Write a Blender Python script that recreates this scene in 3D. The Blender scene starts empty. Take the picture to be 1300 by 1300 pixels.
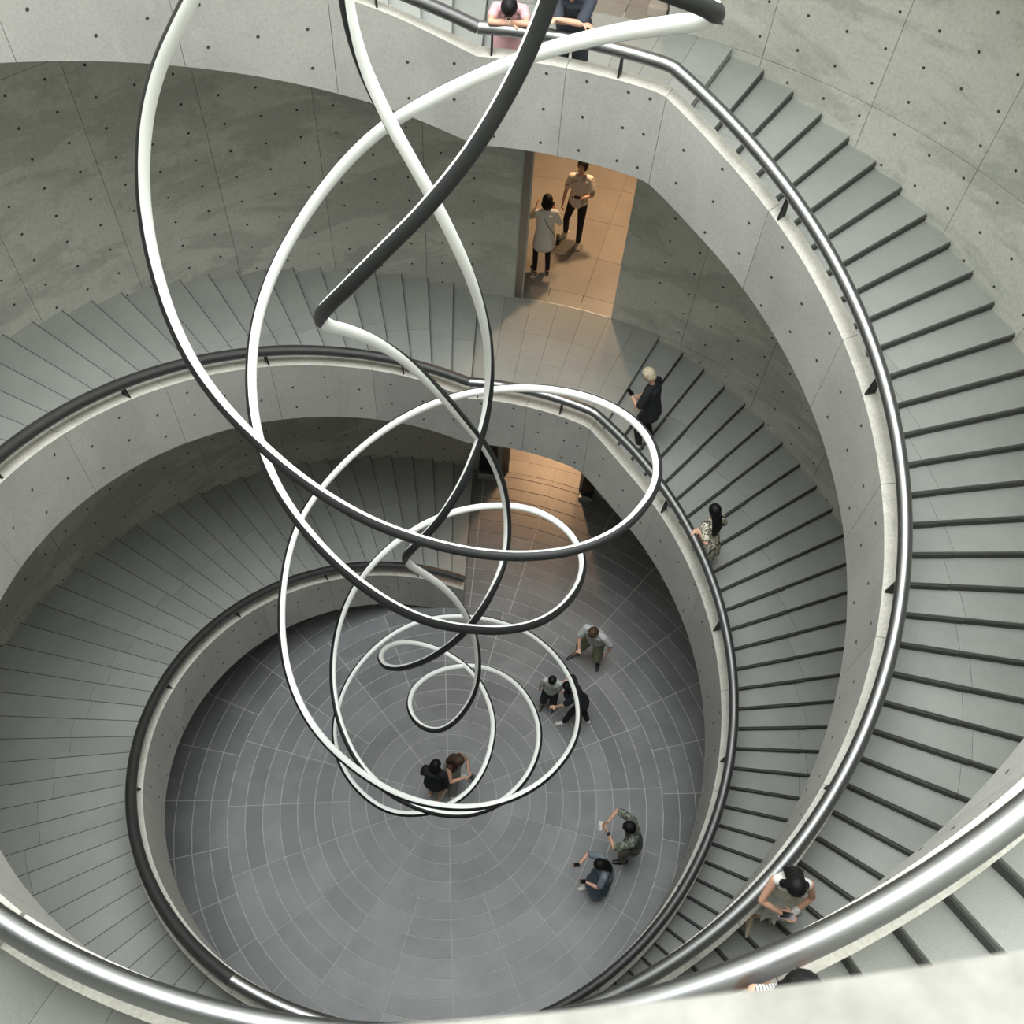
import bpy, bmesh, math, random
import numpy as np
from mathutils import Vector, Matrix
random.seed(7)
C = bpy.context.scene
COL = C.collection
U = 0.3                                   # metres per module (one floor ring is one module wide)
# ------------------------------------------------------------------ fitted figures of the building, in modules
H = 17.282                                # storey height
PS = math.radians(92.08)                  # left edge of the back landings
DE = 0.44894                              # landing opening (stair side)
PE = PS - DE
PK = PS - 0.39148                         # right kink of the handrail
NS = 44                                   # risers to a flight
DP = (math.pi - DE) / NS
RO = 24.3                                 # outer wall
RR, RG, HR = 12.601, 0.0848, 3.527        # handrail radius, its growth with height, its height over the pitch line
A0 = 0.866                                # first floor ring
D1, D2 = math.radians(73.5), math.radians(87.2)   # doorway edges
rad = math.radians

# ------------------------------------------------------------------ camera, light, exposure
cam_d = bpy.data.cameras.new('camera'); cam = bpy.data.objects.new('camera', cam_d); COL.objects.link(cam); C.camera = cam
cam_d.sensor_width = 36; cam_d.lens = 36 * 1211.1 / 1300; cam_d.clip_start = 0.05; cam_d.clip_end = 200
cp, sp = math.cos(0.98094), math.sin(0.98094)
f_ = Vector((0, cp, -sp)); r0 = Vector((1, 0, 0)); u0 = r0.cross(f_)
cr, sr = math.cos(0.09168), math.sin(0.09168)
r_ = r0 * cr + u0 * sr; u_ = -r0 * sr + u0 * cr
cam.matrix_world = Matrix(((r_[0], u_[0], -f_[0], 2.21725 * U), (r_[1], u_[1], -f_[1], -17.29097 * U), (r_[2], u_[2], -f_[2], 56.83061 * U), (0, 0, 0, 1)))
cam_d.dof.use_dof = True; cam_d.dof.focus_distance = 11.5; cam_d.dof.aperture_fstop = 6.5
C.view_settings.view_transform = 'Standard'; C.view_settings.look = 'None'; C.view_settings.gamma = 1; C.view_settings.use_curve_mapping = False
C.view_settings.exposure = 0.0
C.cycles.diffuse_bounces = 12; C.cycles.max_bounces = 14
w = bpy.data.worlds.new('overcast_sky'); C.world = w; w.use_nodes = True
w.node_tree.nodes['Background'].inputs[0].default_value = (0.93, 0.97, 1.0, 1); w.node_tree.nodes['Background'].inputs[1].default_value = 1.6
ROOF_Z = 4.75 * H
def area(name, loc, size, power, col, rot=(0, 0, 0), shape='DISK', spread=180):
    d = bpy.data.lights.new(name, 'AREA'); d.shape = shape; d.size = size; d.energy = power; d.color = col; d.spread = rad(spread)
    o = bpy.data.objects.new(name, d); COL.objects.link(o); o.location = loc; o.rotation_euler = rot; return o
area('skylight_glow', (0, 0, (ROOF_Z - .6) * U), 13.4, 3600, (0.97, 1.0, 0.985))

# ------------------------------------------------------------------ small helpers
def tag(o, label=None, cat=None, group=None, kind=None):
    for k, v in (('label', label), ('category', cat), ('group', group), ('kind', kind)):
        if v: o[k] = v
    return o
def empty(name, loc, label=None, cat=None, group=None, kind=None):
    o = bpy.data.objects.new(name, None); o.location = loc; o.empty_display_size = .2; COL.objects.link(o)
    return tag(o, label, cat, group, kind)
def link(name, me, mat=None, parent=None, smooth=False):
    if mat is not None and not me.materials: me.materials.append(mat)
    o = bpy.data.objects.new(name, me); COL.objects.link(o)
    if smooth: me.shade_smooth()
    if parent is not None:
        o.parent = parent; o.matrix_parent_inverse = world_of(parent).inverted()
    return o
def world_of(o):
    m = Matrix.Translation(o.location) @ o.rotation_euler.to_matrix().to_4x4()
    if o.parent is not None: m = world_of(o.parent) @ o.matrix_parent_inverse @ m
    return m
def mesh(name, v, f):
    me = bpy.data.meshes.new(name); me.from_pydata([tuple(map(float, x)) for x in v], [], f); me.update(); return me
def P3(r, a, z): return (r * math.cos(a) * U, r * math.sin(a) * U, z * U)
def ev(x, a): return x(a) if callable(x) else x
def sweep(a0, a1, n, prof, close=True):
    """prof(a) -> list of (r, z): a closed section, swept through the angles a0..a1"""
    v = []; f = []; m = None
    for i in range(n + 1):
        a = a0 + (a1 - a0) * i / n
        p = prof(a); m = len(p); v += [P3(r, a, z) for r, z in p]
    s = 1 if a1 > a0 else -1
    for i in range(n):
        for j in range(m):
            k = (j + 1) % m; q = (i * m + j, i * m + k, (i + 1) * m + k, (i + 1) * m + j)
            f.append(q if s < 0 else q[::-1])
    if close:
        e = tuple(range(m)); g = tuple(n * m + j for j in range(m))
        f += [e[::-1], g] if s < 0 else [e, g[::-1]]
    return v, f
def block(a0, a1, n, ri, ro, zb, zt):
    """section runs inner-bottom, outer-bottom, outer-top, inner-top"""
    return sweep(a0, a1, n, lambda a: [(ev(ri, a), ev(zb, a)), (ev(ro, a), ev(zb, a)), (ev(ro, a), ev(zt, a)), (ev(ri, a), ev(zt, a))])
def part(name, vf, mat, parent, smooth=False):
    return link(name, mesh(name, *vf), mat, parent, smooth)
def join(list_vf):
    V = []; F = []
    for v, f in list_vf:
        o = len(V); V += list(v); F += [tuple(i + o for i in q) for q in f]
    return V, F
def boxv(cx, cy, cz, sx, sy, sz, R=None):
    v = [(x * sx / 2, y * sy / 2, z * sz / 2) for z in (-1, 1) for y in (-1, 1) for x in (-1, 1)]
    if R is not None: v = [tuple(R @ Vector(p)) for p in v]
    v = [(p[0] + cx, p[1] + cy, p[2] + cz) for p in v]
    return v, [(0, 2, 3, 1), (4, 5, 7, 6), (0, 1, 5, 4), (2, 6, 7, 3), (0, 4, 6, 2), (1, 3, 7, 5)]

# ------------------------------------------------------------------ materials
def nt(name):
    m = bpy.data.materials.new(name); m.use_nodes = True; n = m.node_tree.nodes; l = m.node_tree.links
    return m, n, l, n['Principled BSDF']
def plain(name, col, rough=.6, metal=0, spec=None, emit=0):
    m, n, l, b = nt(name); b.inputs['Base Color'].default_value = (*col, 1); b.inputs['Roughness'].default_value = rough; b.inputs['Metallic'].default_value = metal
    if emit: b.inputs['Emission Color'].default_value = (*col, 1); b.inputs['Emission Strength'].default_value = emit
    return m
def ramp(n, stops):
    r = n.new('ShaderNodeValToRGB'); e = r.color_ramp.elements
    while len(e) < len(stops): e.new(.5)
    for q, (p, c) in zip(e, stops): q.position = p; q.color = (*c, 1) if len(c) == 3 else c
    return r
def mineral(name, dark, light, scale=1.2, fine=30, fine_amt=.12, obj_amt=.12, rough=.75, bump=.15, stain=0, stainz=.5):
    """speckled concrete or stone: clouds, fine grain, a little tone of its own for each piece"""
    m, n, l, b = nt(name)
    tc = n.new('ShaderNodeNewGeometry')
    a = n.new('ShaderNodeTexNoise'); a.inputs['Scale'].default_value = scale; a.inputs['Detail'].default_value = 7; a.inputs['Roughness'].default_value = .62
    l.new(tc.outputs['Position'], a.inputs['Vector'])
    r = ramp(n, [(.3, dark), (.7, light)]); l.new(a.outputs['Fac'], r.inputs['Fac'])
    g = n.new('ShaderNodeTexNoise'); g.inputs['Scale'].default_value = fine; g.inputs['Detail'].default_value = 4; l.new(tc.outputs['Position'], g.inputs['Vector'])
    mr = n.new('ShaderNodeMapRange'); mr.inputs['From Min'].default_value = .3; mr.inputs['From Max'].default_value = .7; mr.inputs['To Min'].default_value = 1 - fine_amt; mr.inputs['To Max'].default_value = 1 + fine_amt
    l.new(g.outputs['Fac'], mr.inputs['Value'])
    oi = n.new('ShaderNodeObjectInfo'); orr = n.new('ShaderNodeMapRange'); orr.inputs['To Min'].default_value = 1 - obj_amt; orr.inputs['To Max'].default_value = 1 + obj_amt
    l.new(oi.outputs['Random'], orr.inputs['Value'])
    mu = n.new('ShaderNodeMath'); mu.operation = 'MULTIPLY'; l.new(mr.outputs[0], mu.inputs[0]); l.new(orr.outputs[0], mu.inputs[1])
    last = mu.outputs[0]
    if stain:
        mp = n.new('ShaderNodeMapping'); mp.inputs['Scale'].default_value = (1, 1, stainz); l.new(tc.outputs['Position'], mp.inputs['Vector'])
        s = n.new('ShaderNodeTexNoise'); s.inputs['Scale'].default_value = .45; s.inputs['Detail'].default_value = 9; s.inputs['Roughness'].default_value = .68; s.inputs['Distortion'].default_value = .5
        l.new(mp.outputs[0], s.inputs['Vector'])
        sr_ = ramp(n, [(.46, (1, 1, 1)), (.54, (1 - stain,) * 3), (.66, (1 - stain * .7,) * 3)]); l.new(s.outputs['Fac'], sr_.inputs['Fac'])
        m2 = n.new('ShaderNodeMath'); m2.operation = 'MULTIPLY'; l.new(last, m2.inputs[0]); l.new(sr_.outputs[0], m2.inputs[1]); last = m2.outputs[0]
    vm = n.new('ShaderNodeVectorMath'); vm.operation = 'SCALE'; l.new(r.outputs[0], vm.inputs[0]); l.new(last, vm.inputs['Scale'])
    l.new(vm.outputs[0], b.inputs['Base Color']); b.inputs['Roughness'].default_value = rough
    bp = n.new('ShaderNodeBump'); bp.inputs['Strength'].default_value = bump; bp.inputs['Distance'].default_value = .004; l.new(g.outputs['Fac'], bp.inputs['Height']); l.new(bp.outputs[0], b.inputs['Normal'])
    return m
def spotted(name, base, spot, scale, thr, soft=.03, rough=.8, third=None):
    m, n, l, b = nt(name); tc = n.new('ShaderNodeTexCoord')
    a = n.new('ShaderNodeTexNoise'); a.inputs['Scale'].default_value = scale; a.inputs['Detail'].default_value = 3; a.inputs['Distortion'].default_value = 1.2; l.new(tc.outputs['Object'], a.inputs['Vector'])
    st = [(thr - soft, base), (thr + soft, spot)]
    if third: st = [(.36, third), (.40, base), (thr - soft, base), (thr + soft, spot)]
    r = ramp(n, st); l.new(a.outputs['Fac'], r.inputs['Fac']); l.new(r.outputs[0], b.inputs['Base Color']); b.inputs['Roughness'].default_value = rough
    return m
def hair_mat(name, dark, light):
    m, n, l, b = nt(name); tc = n.new('ShaderNodeTexCoord'); mp = n.new('ShaderNodeMapping'); mp.inputs['Scale'].default_value = (60, 60, 6); l.new(tc.outputs['Object'], mp.inputs[0])
    a = n.new('ShaderNodeTexNoise'); a.inputs['Scale'].default_value = 1; a.inputs['Detail'].default_value = 3; l.new(mp.outputs[0], a.inputs['Vector'])
    r = ramp(n, [(.35, dark), (.7, light)]); l.new(a.outputs['Fac'], r.inputs['Fac']); l.new(r.outputs[0], b.inputs['Base Color']); b.inputs['Roughness'].default_value = .6; b.inputs['Specular IOR Level'].default_value = .3
    return m
M = {}
M['concrete'] = mineral('fair_faced_concrete', (.40, .398, .38), (.52, .51, .485), scale=.55, fine=34, fine_amt=.08, obj_amt=.05, rough=.7, stain=.10)
M['wall'] = mineral('weathered_concrete', (.52, .525, .475), (.64, .64, .585), scale=.5, fine=26, fine_amt=.09, obj_amt=.04, rough=.72, stain=.22, stainz=2.6)
M['soffit'] = plain('bounce_soffit', (.78, .78, .75), .8)  # made paler than the concrete to bounce fill light under the flights
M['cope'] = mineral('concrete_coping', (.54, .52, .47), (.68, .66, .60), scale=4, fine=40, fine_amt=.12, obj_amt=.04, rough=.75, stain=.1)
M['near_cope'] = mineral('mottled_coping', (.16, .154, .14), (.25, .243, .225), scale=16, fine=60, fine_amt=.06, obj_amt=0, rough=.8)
M['tread'] = mineral('grey_stone_treads', (.29, .30, .285), (.365, .375, .355), scale=.8, fine=120, fine_amt=.10, obj_amt=.07, rough=.62)
M['tile'] = mineral('dark_floor_stone', (.165, .170, .176), (.235, .240, .246), scale=1.3, fine=90, fine_amt=.12, obj_amt=.13, rough=.42, stain=.12)
M['grout'] = plain('pale_grout', (.46, .46, .44), .85)
M['joint_grey'] = plain('grey_joint', (.15, .14, .13), .9)
M['riser'] = plain('shaded_riser', (.07, .072, .068), .7)  # shade on the risers is put into this colour, darker than the treads
M['nosing'] = plain('dark_nosing', (.075, .078, .075), .7)  # thin dark strip along the front edge of each tread
M['dark_joint'] = plain('dark_joint', (.05, .05, .046), .9)
M['warm_stone'] = mineral('lobby_stone', (.22, .205, .18), (.29, .27, .24), scale=1.0, fine=90, fine_amt=.07, obj_amt=.06, rough=.35)
M['plaster'] = plain('lobby_plaster', (.55, .50, .43), .8)
def brushed(name, col, rough):
    m, n, l, b = nt(name); b.inputs['Base Color'].default_value = (*col, 1); b.inputs['Metallic'].default_value = 1
    tc = n.new('ShaderNodeNewGeometry'); g = n.new('ShaderNodeTexNoise'); g.inputs['Scale'].default_value = 140; l.new(tc.outputs['Position'], g.inputs['Vector'])
    mr = n.new('ShaderNodeMapRange'); mr.inputs['To Min'].default_value = rough - .06; mr.inputs['To Max'].default_value = rough + .06; l.new(g.outputs['Fac'], mr.inputs['Value']); l.new(mr.outputs[0], b.inputs['Roughness'])
    return m
M['steel'] = brushed('satin_steel', (.31, .315, .32), .37)
M['steel_dark'] = brushed('dull_grey_steel', (.20, .20, .205), .45)
M['black_steel'] = plain('black_steel', (.02, .02, .02), .5, .3)
M['bronze'] = plain('bronze_frame', (.30, .26, .22), .35, .8)
M['black_glass'] = plain('black_glass', (.008, .011, .012), .15)
M['pale_metal'] = plain('pale_metal', (.40, .43, .42), .4, .3)
M['beige_metal'] = plain('beige_metal', (.52, .46, .40), .4, .2)
M['tube_white'] = plain('milky_diffuser', (.80, .81, .79), .5, emit=.06)
M['tube_dark'] = plain('graphite_housing', (.012, .013, .014), .5)
M['grey_panel'] = plain('dark_panel', (.02, .025, .025), .4)
SKIN = {}
def skin(k):
    cols = {'fair': (.62, .36, .25), 'tan': (.52, .28, .18), 'pale': (.70, .44, .33)}
    if k not in SKIN:
        m = plain('skin_' + k, cols[k], .5); m.node_tree.nodes['Principled BSDF'].inputs['Subsurface Weight'].default_value = .05; SKIN[k] = m
    return SKIN[k]

# ------------------------------------------------------------------ pitch lines
def pitch(S, n, a):
    if S == 'L': u = min(max((a - PS) / (math.pi - DE), 0), 1); return n * H + H * u
    u = min(max((PE - a) / (math.pi - DE), 0), 1); return n * H - H * u
def rail_r(z): return RR + RG * z            # z of the rail centre
def RB(S, n, a): return rail_r(pitch(S, n, a) + HR)
FL, FR = PS + 43 * DP, PE - 43 * DP + 2 * math.pi   # front landing, from the left flight's end to the right flight's end
"""flight spans: left PS..FL(+DP) rising; right PE..(FR-2pi) falling"""

# ------------------------------------------------------------------ SETTING: floor
GR = .028
floor = tag(empty('floor', (0, 0, 0)), 'dark stone floor laid in concentric rings around the centre of the atrium', 'floor', kind='structure')
part('bedding', join([block(0, 2 * math.pi, 120, 0.0, RO + 1.1, -.5, -.035)]), M['grout'], floor)
part('centre_disc', sweep(0, 2 * math.pi, 40, lambda a: [(.001, -.3), (A0 + 1 - GR, -.3), (A0 + 1 - GR, 0), (.001, 0)]), M['tile'], floor)
stuff = []
count = 0
for k in range(1, 24):
    nt_, off = (10, -82.2) if k < 5 else (20, -82.2) if k < 12 else (30, -82.0 + 4.1)
    r0_, r1_ = A0 + k + GR, min(A0 + k + 1 - GR, RO)
    st = 2 * math.pi / nt_; ga = GR / (k + 1.3)
    nseg = max(2, int(math.degrees(st) / 6))
    vf = block(-st / 2 + ga, st / 2 - ga, nseg, r0_, r1_, -.3, 0)
    me = None
    for i in range(nt_):
        c = rad(off) + st * (i + .5)
        deg = math.degrees(c) % 360
        single = k < 13 or (k == 13) or (k < 18 and 20 < deg < 96)
        if single and count < 299:
            if me is None: me = mesh('floor_tile', *vf)
            o = link('floor_tile', me, M['tile'], floor); o.rotation_euler.z = c; count += 1
        else:
            stuff.append(([(x * math.cos(c) - y * math.sin(c), x * math.sin(c) + y * math.cos(c), z) for x, y, z in vf[0]], vf[1]))
o = part('outer_paving', join(stuff), M['tile'], floor); o['kind'] = 'stuff'

# ------------------------------------------------------------------ SETTING: outer wall of concrete panels
wall = tag(empty('wall_outer', (0, 0, 0)), 'curved fair-faced concrete wall around the staircase', 'wall', kind='structure')
DOOR_H = 11.5
LV = [(0, H), (H, 2 * H), (2 * H, 3 * H), (3 * H, ROOF_Z)]
edges = [87.2 + 12.0 * i for i in range(0, 29)]
edges = [e for e in edges if e < 430] + [433.5]
G = .013
backing = []
for li, (z0, z1) in enumerate(LV):
    for i in range(len(edges) - 1):
        a, b = rad(edges[i]), rad(edges[i + 1])
        part('concrete_panel', block(a + .00045, b - .00045, 8, RO, RO + .55, z0 + G, z1 - G), M['wall'], wall, False)
    if li < 3:
        part('concrete_panel', block(D1, D2, 8, RO, RO + .55, z0 + DOOR_H, z1 - G), M['wall'], wall)
    else:
        part('concrete_panel', block(D1, D2, 8, RO, RO + .55, z0 + G, z1 - G), M['wall'], wall)
    backing.append(block(D2 + .001, D1 + 2 * math.pi - .001, 120, RO + .06, RO + 1.2, z0, z1))
    backing.append(block(D1, D2, 8, RO + .06, RO + 1.2, z0 + (DOOR_H if li < 3 else 0), z1 - .45))
part('joint_backing', join(backing), M['dark_joint'], wall)
def cone_hole(a, z, r, inward):
    """a shallow formwork tie recess: a dark plug with a thin cement rim, facing the shaft"""
    v = []; n = 8
    for rr, dr in ((.066, .004), (.055, .012), (.0, .006)):
        for j in range(n):
            t = 2 * math.pi * j / n; v.append(P3(r - dr, a + rr * math.cos(t) / r, z + rr * math.sin(t)))
    f = [(i * n + j, i * n + (j + 1) % n, (i + 1) * n + (j + 1) % n, (i + 1) * n + j) for i in range(2) for j in range(n)]
    return v, f
holes = []
for i in range(90):
    d = i * 4.0
    if 76 < d < 86: continue
    dd = d if (d < 90 or d > 268) else d + 1.1
    if not (-60 < (dd if dd < 200 else dd - 360) < 200): continue
    for k in range(0, 41):
        z = .83 + 1.4402 * k
        if 72 <= dd <= 88 and (z % H) < DOOR_H + .4 and z < 3 * H: continue
        holes.append(cone_hole(rad(dd), z, RO, 1))
o = part('tie_hole', join(holes), M['dark_joint'], wall); o['kind'] = 'stuff'

# roof ring with round skylight opening
ceiling = tag(empty('ceiling', (0, 0, ROOF_Z * U)), 'concrete roof ring around the round skylight', 'ceiling', kind='structure')
part('roof_slab', block(0, 2 * math.pi, 96, 22.8, RO + 1.2, ROOF_Z, ROOF_Z + 1), M['concrete'], ceiling)

# ------------------------------------------------------------------ lobbies behind the doorways
def lobby(n, power, col):
    z = n * H
    a0, a1 = rad(58), rad(103)
    fl = tag(empty('floor_lobby', P3(30, rad(80), z), None, None), kind='structure')
    tag(fl, ['warm lit stone floor of the ground lobby behind the doorway', 'warm lit stone lobby floor where two women stand', 'stone lobby floor behind the upper leaning visitors'][n], 'floor')
    for i in range(9):
        rows = [RO + 1.2 + (1.1 * j if n == 0 else 3.4 * j) for j in range(5 if n == 0 else 7)] + ([RO + 9, RO + 13, RO + 17, RO + 20.6] if n == 0 else [])
        for r0_, r1_ in zip(rows[:-1], rows[1:]):
            b0 = a0 + (a1 - a0) * i / 9; b1 = a0 + (a1 - a0) * (i + 1) / 9
            part('paving_slab', block(b0 + .0004, b1 - .0004, 2, r0_ + .010, r1_ - .010, z - .3, z), M['warm_stone'] if n else M['tile'], fl)
    for i in range(3):
        b0 = D1 + (D2 - D1) * i / 3; b1 = D1 + (D2 - D1) * (i + 1) / 3
        part('paving_slab', block(b0 + .0006, b1 - .0006, 2, RO + .012, RO + 1.19, z - .3, z), M['warm_stone'] if n else M['tile'], fl)
    part('bedding', block(a0, a1, 12, RO + 1.2, RO + 20.6, z - .6, z - .03), M['joint_grey'] if n else M['grout'], fl)
    wl = tag(empty('wall_lobby', P3(RO + 20, rad(80), z), None, None), ['plaster walls of the ground lobby', 'plaster walls of the middle lobby', 'plaster walls of the upper lobby'][n], 'wall', kind='structure')
    zt = z + DOOR_H + .8
    part('back_wall', block(a0, a1, 12, RO + 20.4, RO + 21, z, zt), M['plaster'], wl)
    part('side_wall', block(a0 - .012, a0, 1, RO + 1.2, RO + 21, z, zt), M['plaster'], wl)
    part('side_wall', block(a1, a1 + .012, 1, RO + 1.2, RO + 21, z, zt), M['plaster'], wl)
    part('soffit', block(a0, a1, 12, RO + 1.2, RO + 21, zt, zt + .5), M['plaster'], wl)
    c = P3(RO + 7.5, rad(81), zt - .3)
    area('lobby_downlight', c, .25, power, col, shape='DISK', spread=150)
    c = P3(RO + 12.5, rad(76), zt - .3)
    area('lobby_downlight', c, .25, power * .8, col, shape='DISK', spread=150)
    # jamb linings
    dr = tag(empty('door_%d' % (n + 1), P3(RO, rad(87), z)), ['bronze-edged doorway at the ground floor', 'bronze-edged doorway with two women beyond', 'doorway at the upper landing'][n], 'door', kind='structure')
    part('door_jamb', block(D2 - .018, D2, 1, RO + .02, RO + 1.25, z, z + DOOR_H), M['bronze'], dr)
    part('door_edge', block(D2 - .021, D2 - .018, 1, RO + .02, RO + .12, z, z + DOOR_H), M['pale_metal'], dr)
    part('door_edge', block(D2 - .001, D2 + .002, 1, RO - .03, RO + .12, z, z + DOOR_H), M['pale_metal'], dr)
    part('door_head', block(D1, D2, 6, RO + .02, RO + 1.25, z + DOOR_H - .1, z + DOOR_H), M['bronze'], dr)
    if n: part('threshold', block(D1, D2, 4, RO - .0, RO + .06, z - .02, z + .012), M['pale_metal'], dr)
for n, (pw, cl) in enumerate([(150, (1.0, .58, .30)), (85, (1.0, .64, .36)), (50, (1.0, .78, .58))]): lobby(n, pw, cl)

# ------------------------------------------------------------------ STAIRS
def step_vf(a0, a1, r0_, r1_, zt, th):
    return block(a0, a1, 1, r0_, r1_, zt - th, zt)
R_IN, R_OUT = -.27, .38                     # parapet faces, from the handrail line
def prism_ribbon(fr, fz0, fz1, a0, a1, n, r_in, r_out): return block(a0, a1, n, lambda a: fr(a) + r_in, lambda a: fr(a) + r_out, fz0, fz1)
def tube_sweep(a0, a1, n, fr, fz, rad_, m=14):
    v = []; f = []
    for i in range(n + 1):
        a = a0 + (a1 - a0) * i / n; r = fr(a); z = fz(a); da = .002
        p = Vector(P3(r, a, z)); q = Vector(P3(fr(a + da), a + da, fz(a + da))); t = (q - p).normalized()
        up = Vector((0, 0, 1)); s = t.cross(up).normalized(); u2 = s.cross(t)
        for j in range(m):
            b = 2 * math.pi * j / m; v.append(tuple(p + (s * math.cos(b) + u2 * math.sin(b)) * rad_ * U))
    for i in range(n):
        for j in range(m):
            k = (j + 1) % m; f.append((i * m + j, i * m + k, (i + 1) * m + k, (i + 1) * m + j))
    f += [tuple(range(m))[::-1], tuple(n * m + j for j in range(m))]
    return v, f
TOPZ, BOTZ, RADR = 2.6, -1.08, .235
FLIGHT_TB = {('L', 0): (2.72, -1.02), ('L', 1): (2.80, -.96), ('L', 2): (2.78, -.96), ('R', 1): (2.12, -1.66), ('R', 2): (2.42, -1.28), ('R', 3): (2.42, -1.28)}
def TB(key, a):
    if key is None: return TOPZ, BOTZ
    b = PS if key[0] == 'L' else PK
    t = min(max(abs(a - b) / rad(14), 0), 1); t = t * t * (3 - 2 * t); q = FLIGHT_TB[key]
    return TOPZ + (q[0] - TOPZ) * t, BOTZ + (q[1] - BOTZ) * t
def balustrade(root, a0, a1, fp, steel, brackets, joints, floor_clip=False, key=None):
    """concrete parapet panels with a pale coping face, handrail on black fins, and the row of tie holes"""
    fr = lambda a: rail_r(fp(a) + HR)
    cuts = [a0] + sorted([j for j in joints if min(a0, a1) + .03 < j < max(a0, a1) - .03], reverse=a1 < a0) + [a1]
    s = 1 if a1 > a0 else -1
    for i in range(len(cuts) - 1):
        g = .0006 * s; b0 = cuts[i] + (g if i else 0); b1 = cuts[i + 1] - (g if i < len(cuts) - 2 else 0)
        n = max(3, int(abs(b1 - b0) / rad(2)))
        tz = lambda a: fp(a) + TB(key, a)[0]
        zb = (lambda a: max(fp(a) + TB(key, a)[1], .0)) if floor_clip else (lambda a: fp(a) + TB(key, a)[1])
        part('parapet_panel', block(b0, b1, n, lambda a: fr(a) + R_IN, lambda a: fr(a) + R_OUT, zb, lambda a: tz(a) - .03), M['concrete'], root)
        part('coping', block(b0, b1, n, lambda a: fr(a) + R_IN - .005, lambda a: fr(a) + R_OUT + .005, lambda a: tz(a) - .03, tz), M['cope'], root)
    hr = part('handrail', tube_sweep(a0, a1, max(6, int(abs(a1 - a0) / rad(1.2))), fr, lambda a: fp(a) + HR, RADR), steel, root, True)
    hr.data.set_sharp_from_angle(angle=rad(40))
    for b in brackets:
        if not (min(a0, a1) <= b <= max(a0, a1)): continue
        r = fr(b); z = fp(b); h = .0022; tb = TB(key, b)[0]
        v = [P3(r + x, b + y, z + q) for y in (-h, h) for x, q in ((-.2, tb), (.22, tb), (.1, HR - .12), (-.06, HR - .12))]
        f = [(0, 1, 2, 3), (7, 6, 5, 4)] + [(i, i + 4, (i + 1) % 4 + 4, (i + 1) % 4) for i in range(4)]
        link('fin_bracket', mesh('fin_bracket', v, f), M['black_steel'], root)
def parapet_holes(root, cols, fp, key=None):
    hs = []
    for c in cols:
        a = rad(c); z0 = fp(a); T_z, B_z = TB(key, a); k = math.ceil((z0 + B_z + .3 - .81) / 1.4402)
        while .81 + 1.4402 * k < z0 + T_z - .28:
            z = .81 + 1.4402 * k
            if z > .3: hs.append(cone_hole(a, z, rail_r(z0 + HR) + R_IN, 1))
            k += 1
    if hs:
        o = part('tie_hole', join(hs), M['dark_joint'], root); o['kind'] = 'stuff'
LB = [rad(104.9 + 24.7 * i) for i in range(6)]
RBK = [rad(46.0 - 24.3 * i) for i in range(6)]
LJ = [rad(92.2 + 18.7 * i) for i in range(9)]
RJ = [rad(66 - 18.5 * i) for i in range(9)]
def flight(S, n, label):
    fp = lambda a: pitch(S, n, a)
    base_a = PS if S == 'L' else PE
    root = empty('stair_flight', P3(18, base_a, n * H), label, 'staircase')
    s = 1 if S == 'L' else -1
    split = 19.0
    for k in range(1, NS):
        a0 = base_a + s * (k - 1) * DP; a1 = a0 + s * DP
        zt = n * H + s * k * H / NS
        am = (a0 + a1) / 2; ri = RB(S, n, am) + R_OUT - .1
        # the treads: pairs of stone slabs, the one nearer the wall beginning at a joint that wanders a little
        sp_ = split + .9 * math.sin(k * .19 + n) + (.35 if k % 2 else 0)
        g = .0004 * s
        th = .52 if S == 'R' else .50
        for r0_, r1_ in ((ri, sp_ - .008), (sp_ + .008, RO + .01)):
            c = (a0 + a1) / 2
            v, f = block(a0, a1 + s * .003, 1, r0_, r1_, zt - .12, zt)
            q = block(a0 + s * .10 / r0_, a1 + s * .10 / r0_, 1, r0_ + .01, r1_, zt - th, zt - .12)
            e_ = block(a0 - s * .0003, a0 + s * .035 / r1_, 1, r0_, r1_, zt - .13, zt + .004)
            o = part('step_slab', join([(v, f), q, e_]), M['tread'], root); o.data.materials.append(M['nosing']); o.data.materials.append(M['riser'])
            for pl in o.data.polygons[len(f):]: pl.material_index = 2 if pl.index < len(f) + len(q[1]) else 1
    e = base_a + s * (NS - 1) * DP
    clip = (lambda z: max(z, 0.0))
    part('stair_soffit', block(base_a, e, 60, lambda a: RB(S, n, a) + R_OUT - .05, RO + .01, lambda a: clip(fp(a) + TB((S, n), a)[1]), lambda a: clip(fp(a) - (.30 if S == 'L' else .86))), M['soffit'], root)
    lo = (S == 'L' and n == 0) or (S == 'R' and n == 1)
    steel = M['steel_dark'] if S == 'L' else M['steel']
    a_start = PS if S == 'L' else PK
    balustrade(root, a_start, base_a + s * NS * DP, fp, steel, LB if S == 'L' else RBK, LJ if S == 'L' else RJ, lo, (S, n))
    cols = [107.6 + 6.25 * i for i in range(-2, 16)] if S == 'L' else [1.0 + 6.1 * i for i in range(-10, 12)]
    parapet_holes(root, [c for c in cols if (math.degrees(PS) < c if S == 'L' else c < math.degrees(PK))], fp, (S, n))
    return root
def VR(a): return 17.163 + .0075 * min(max(282.1 - math.degrees(a), -4), 14)
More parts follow.
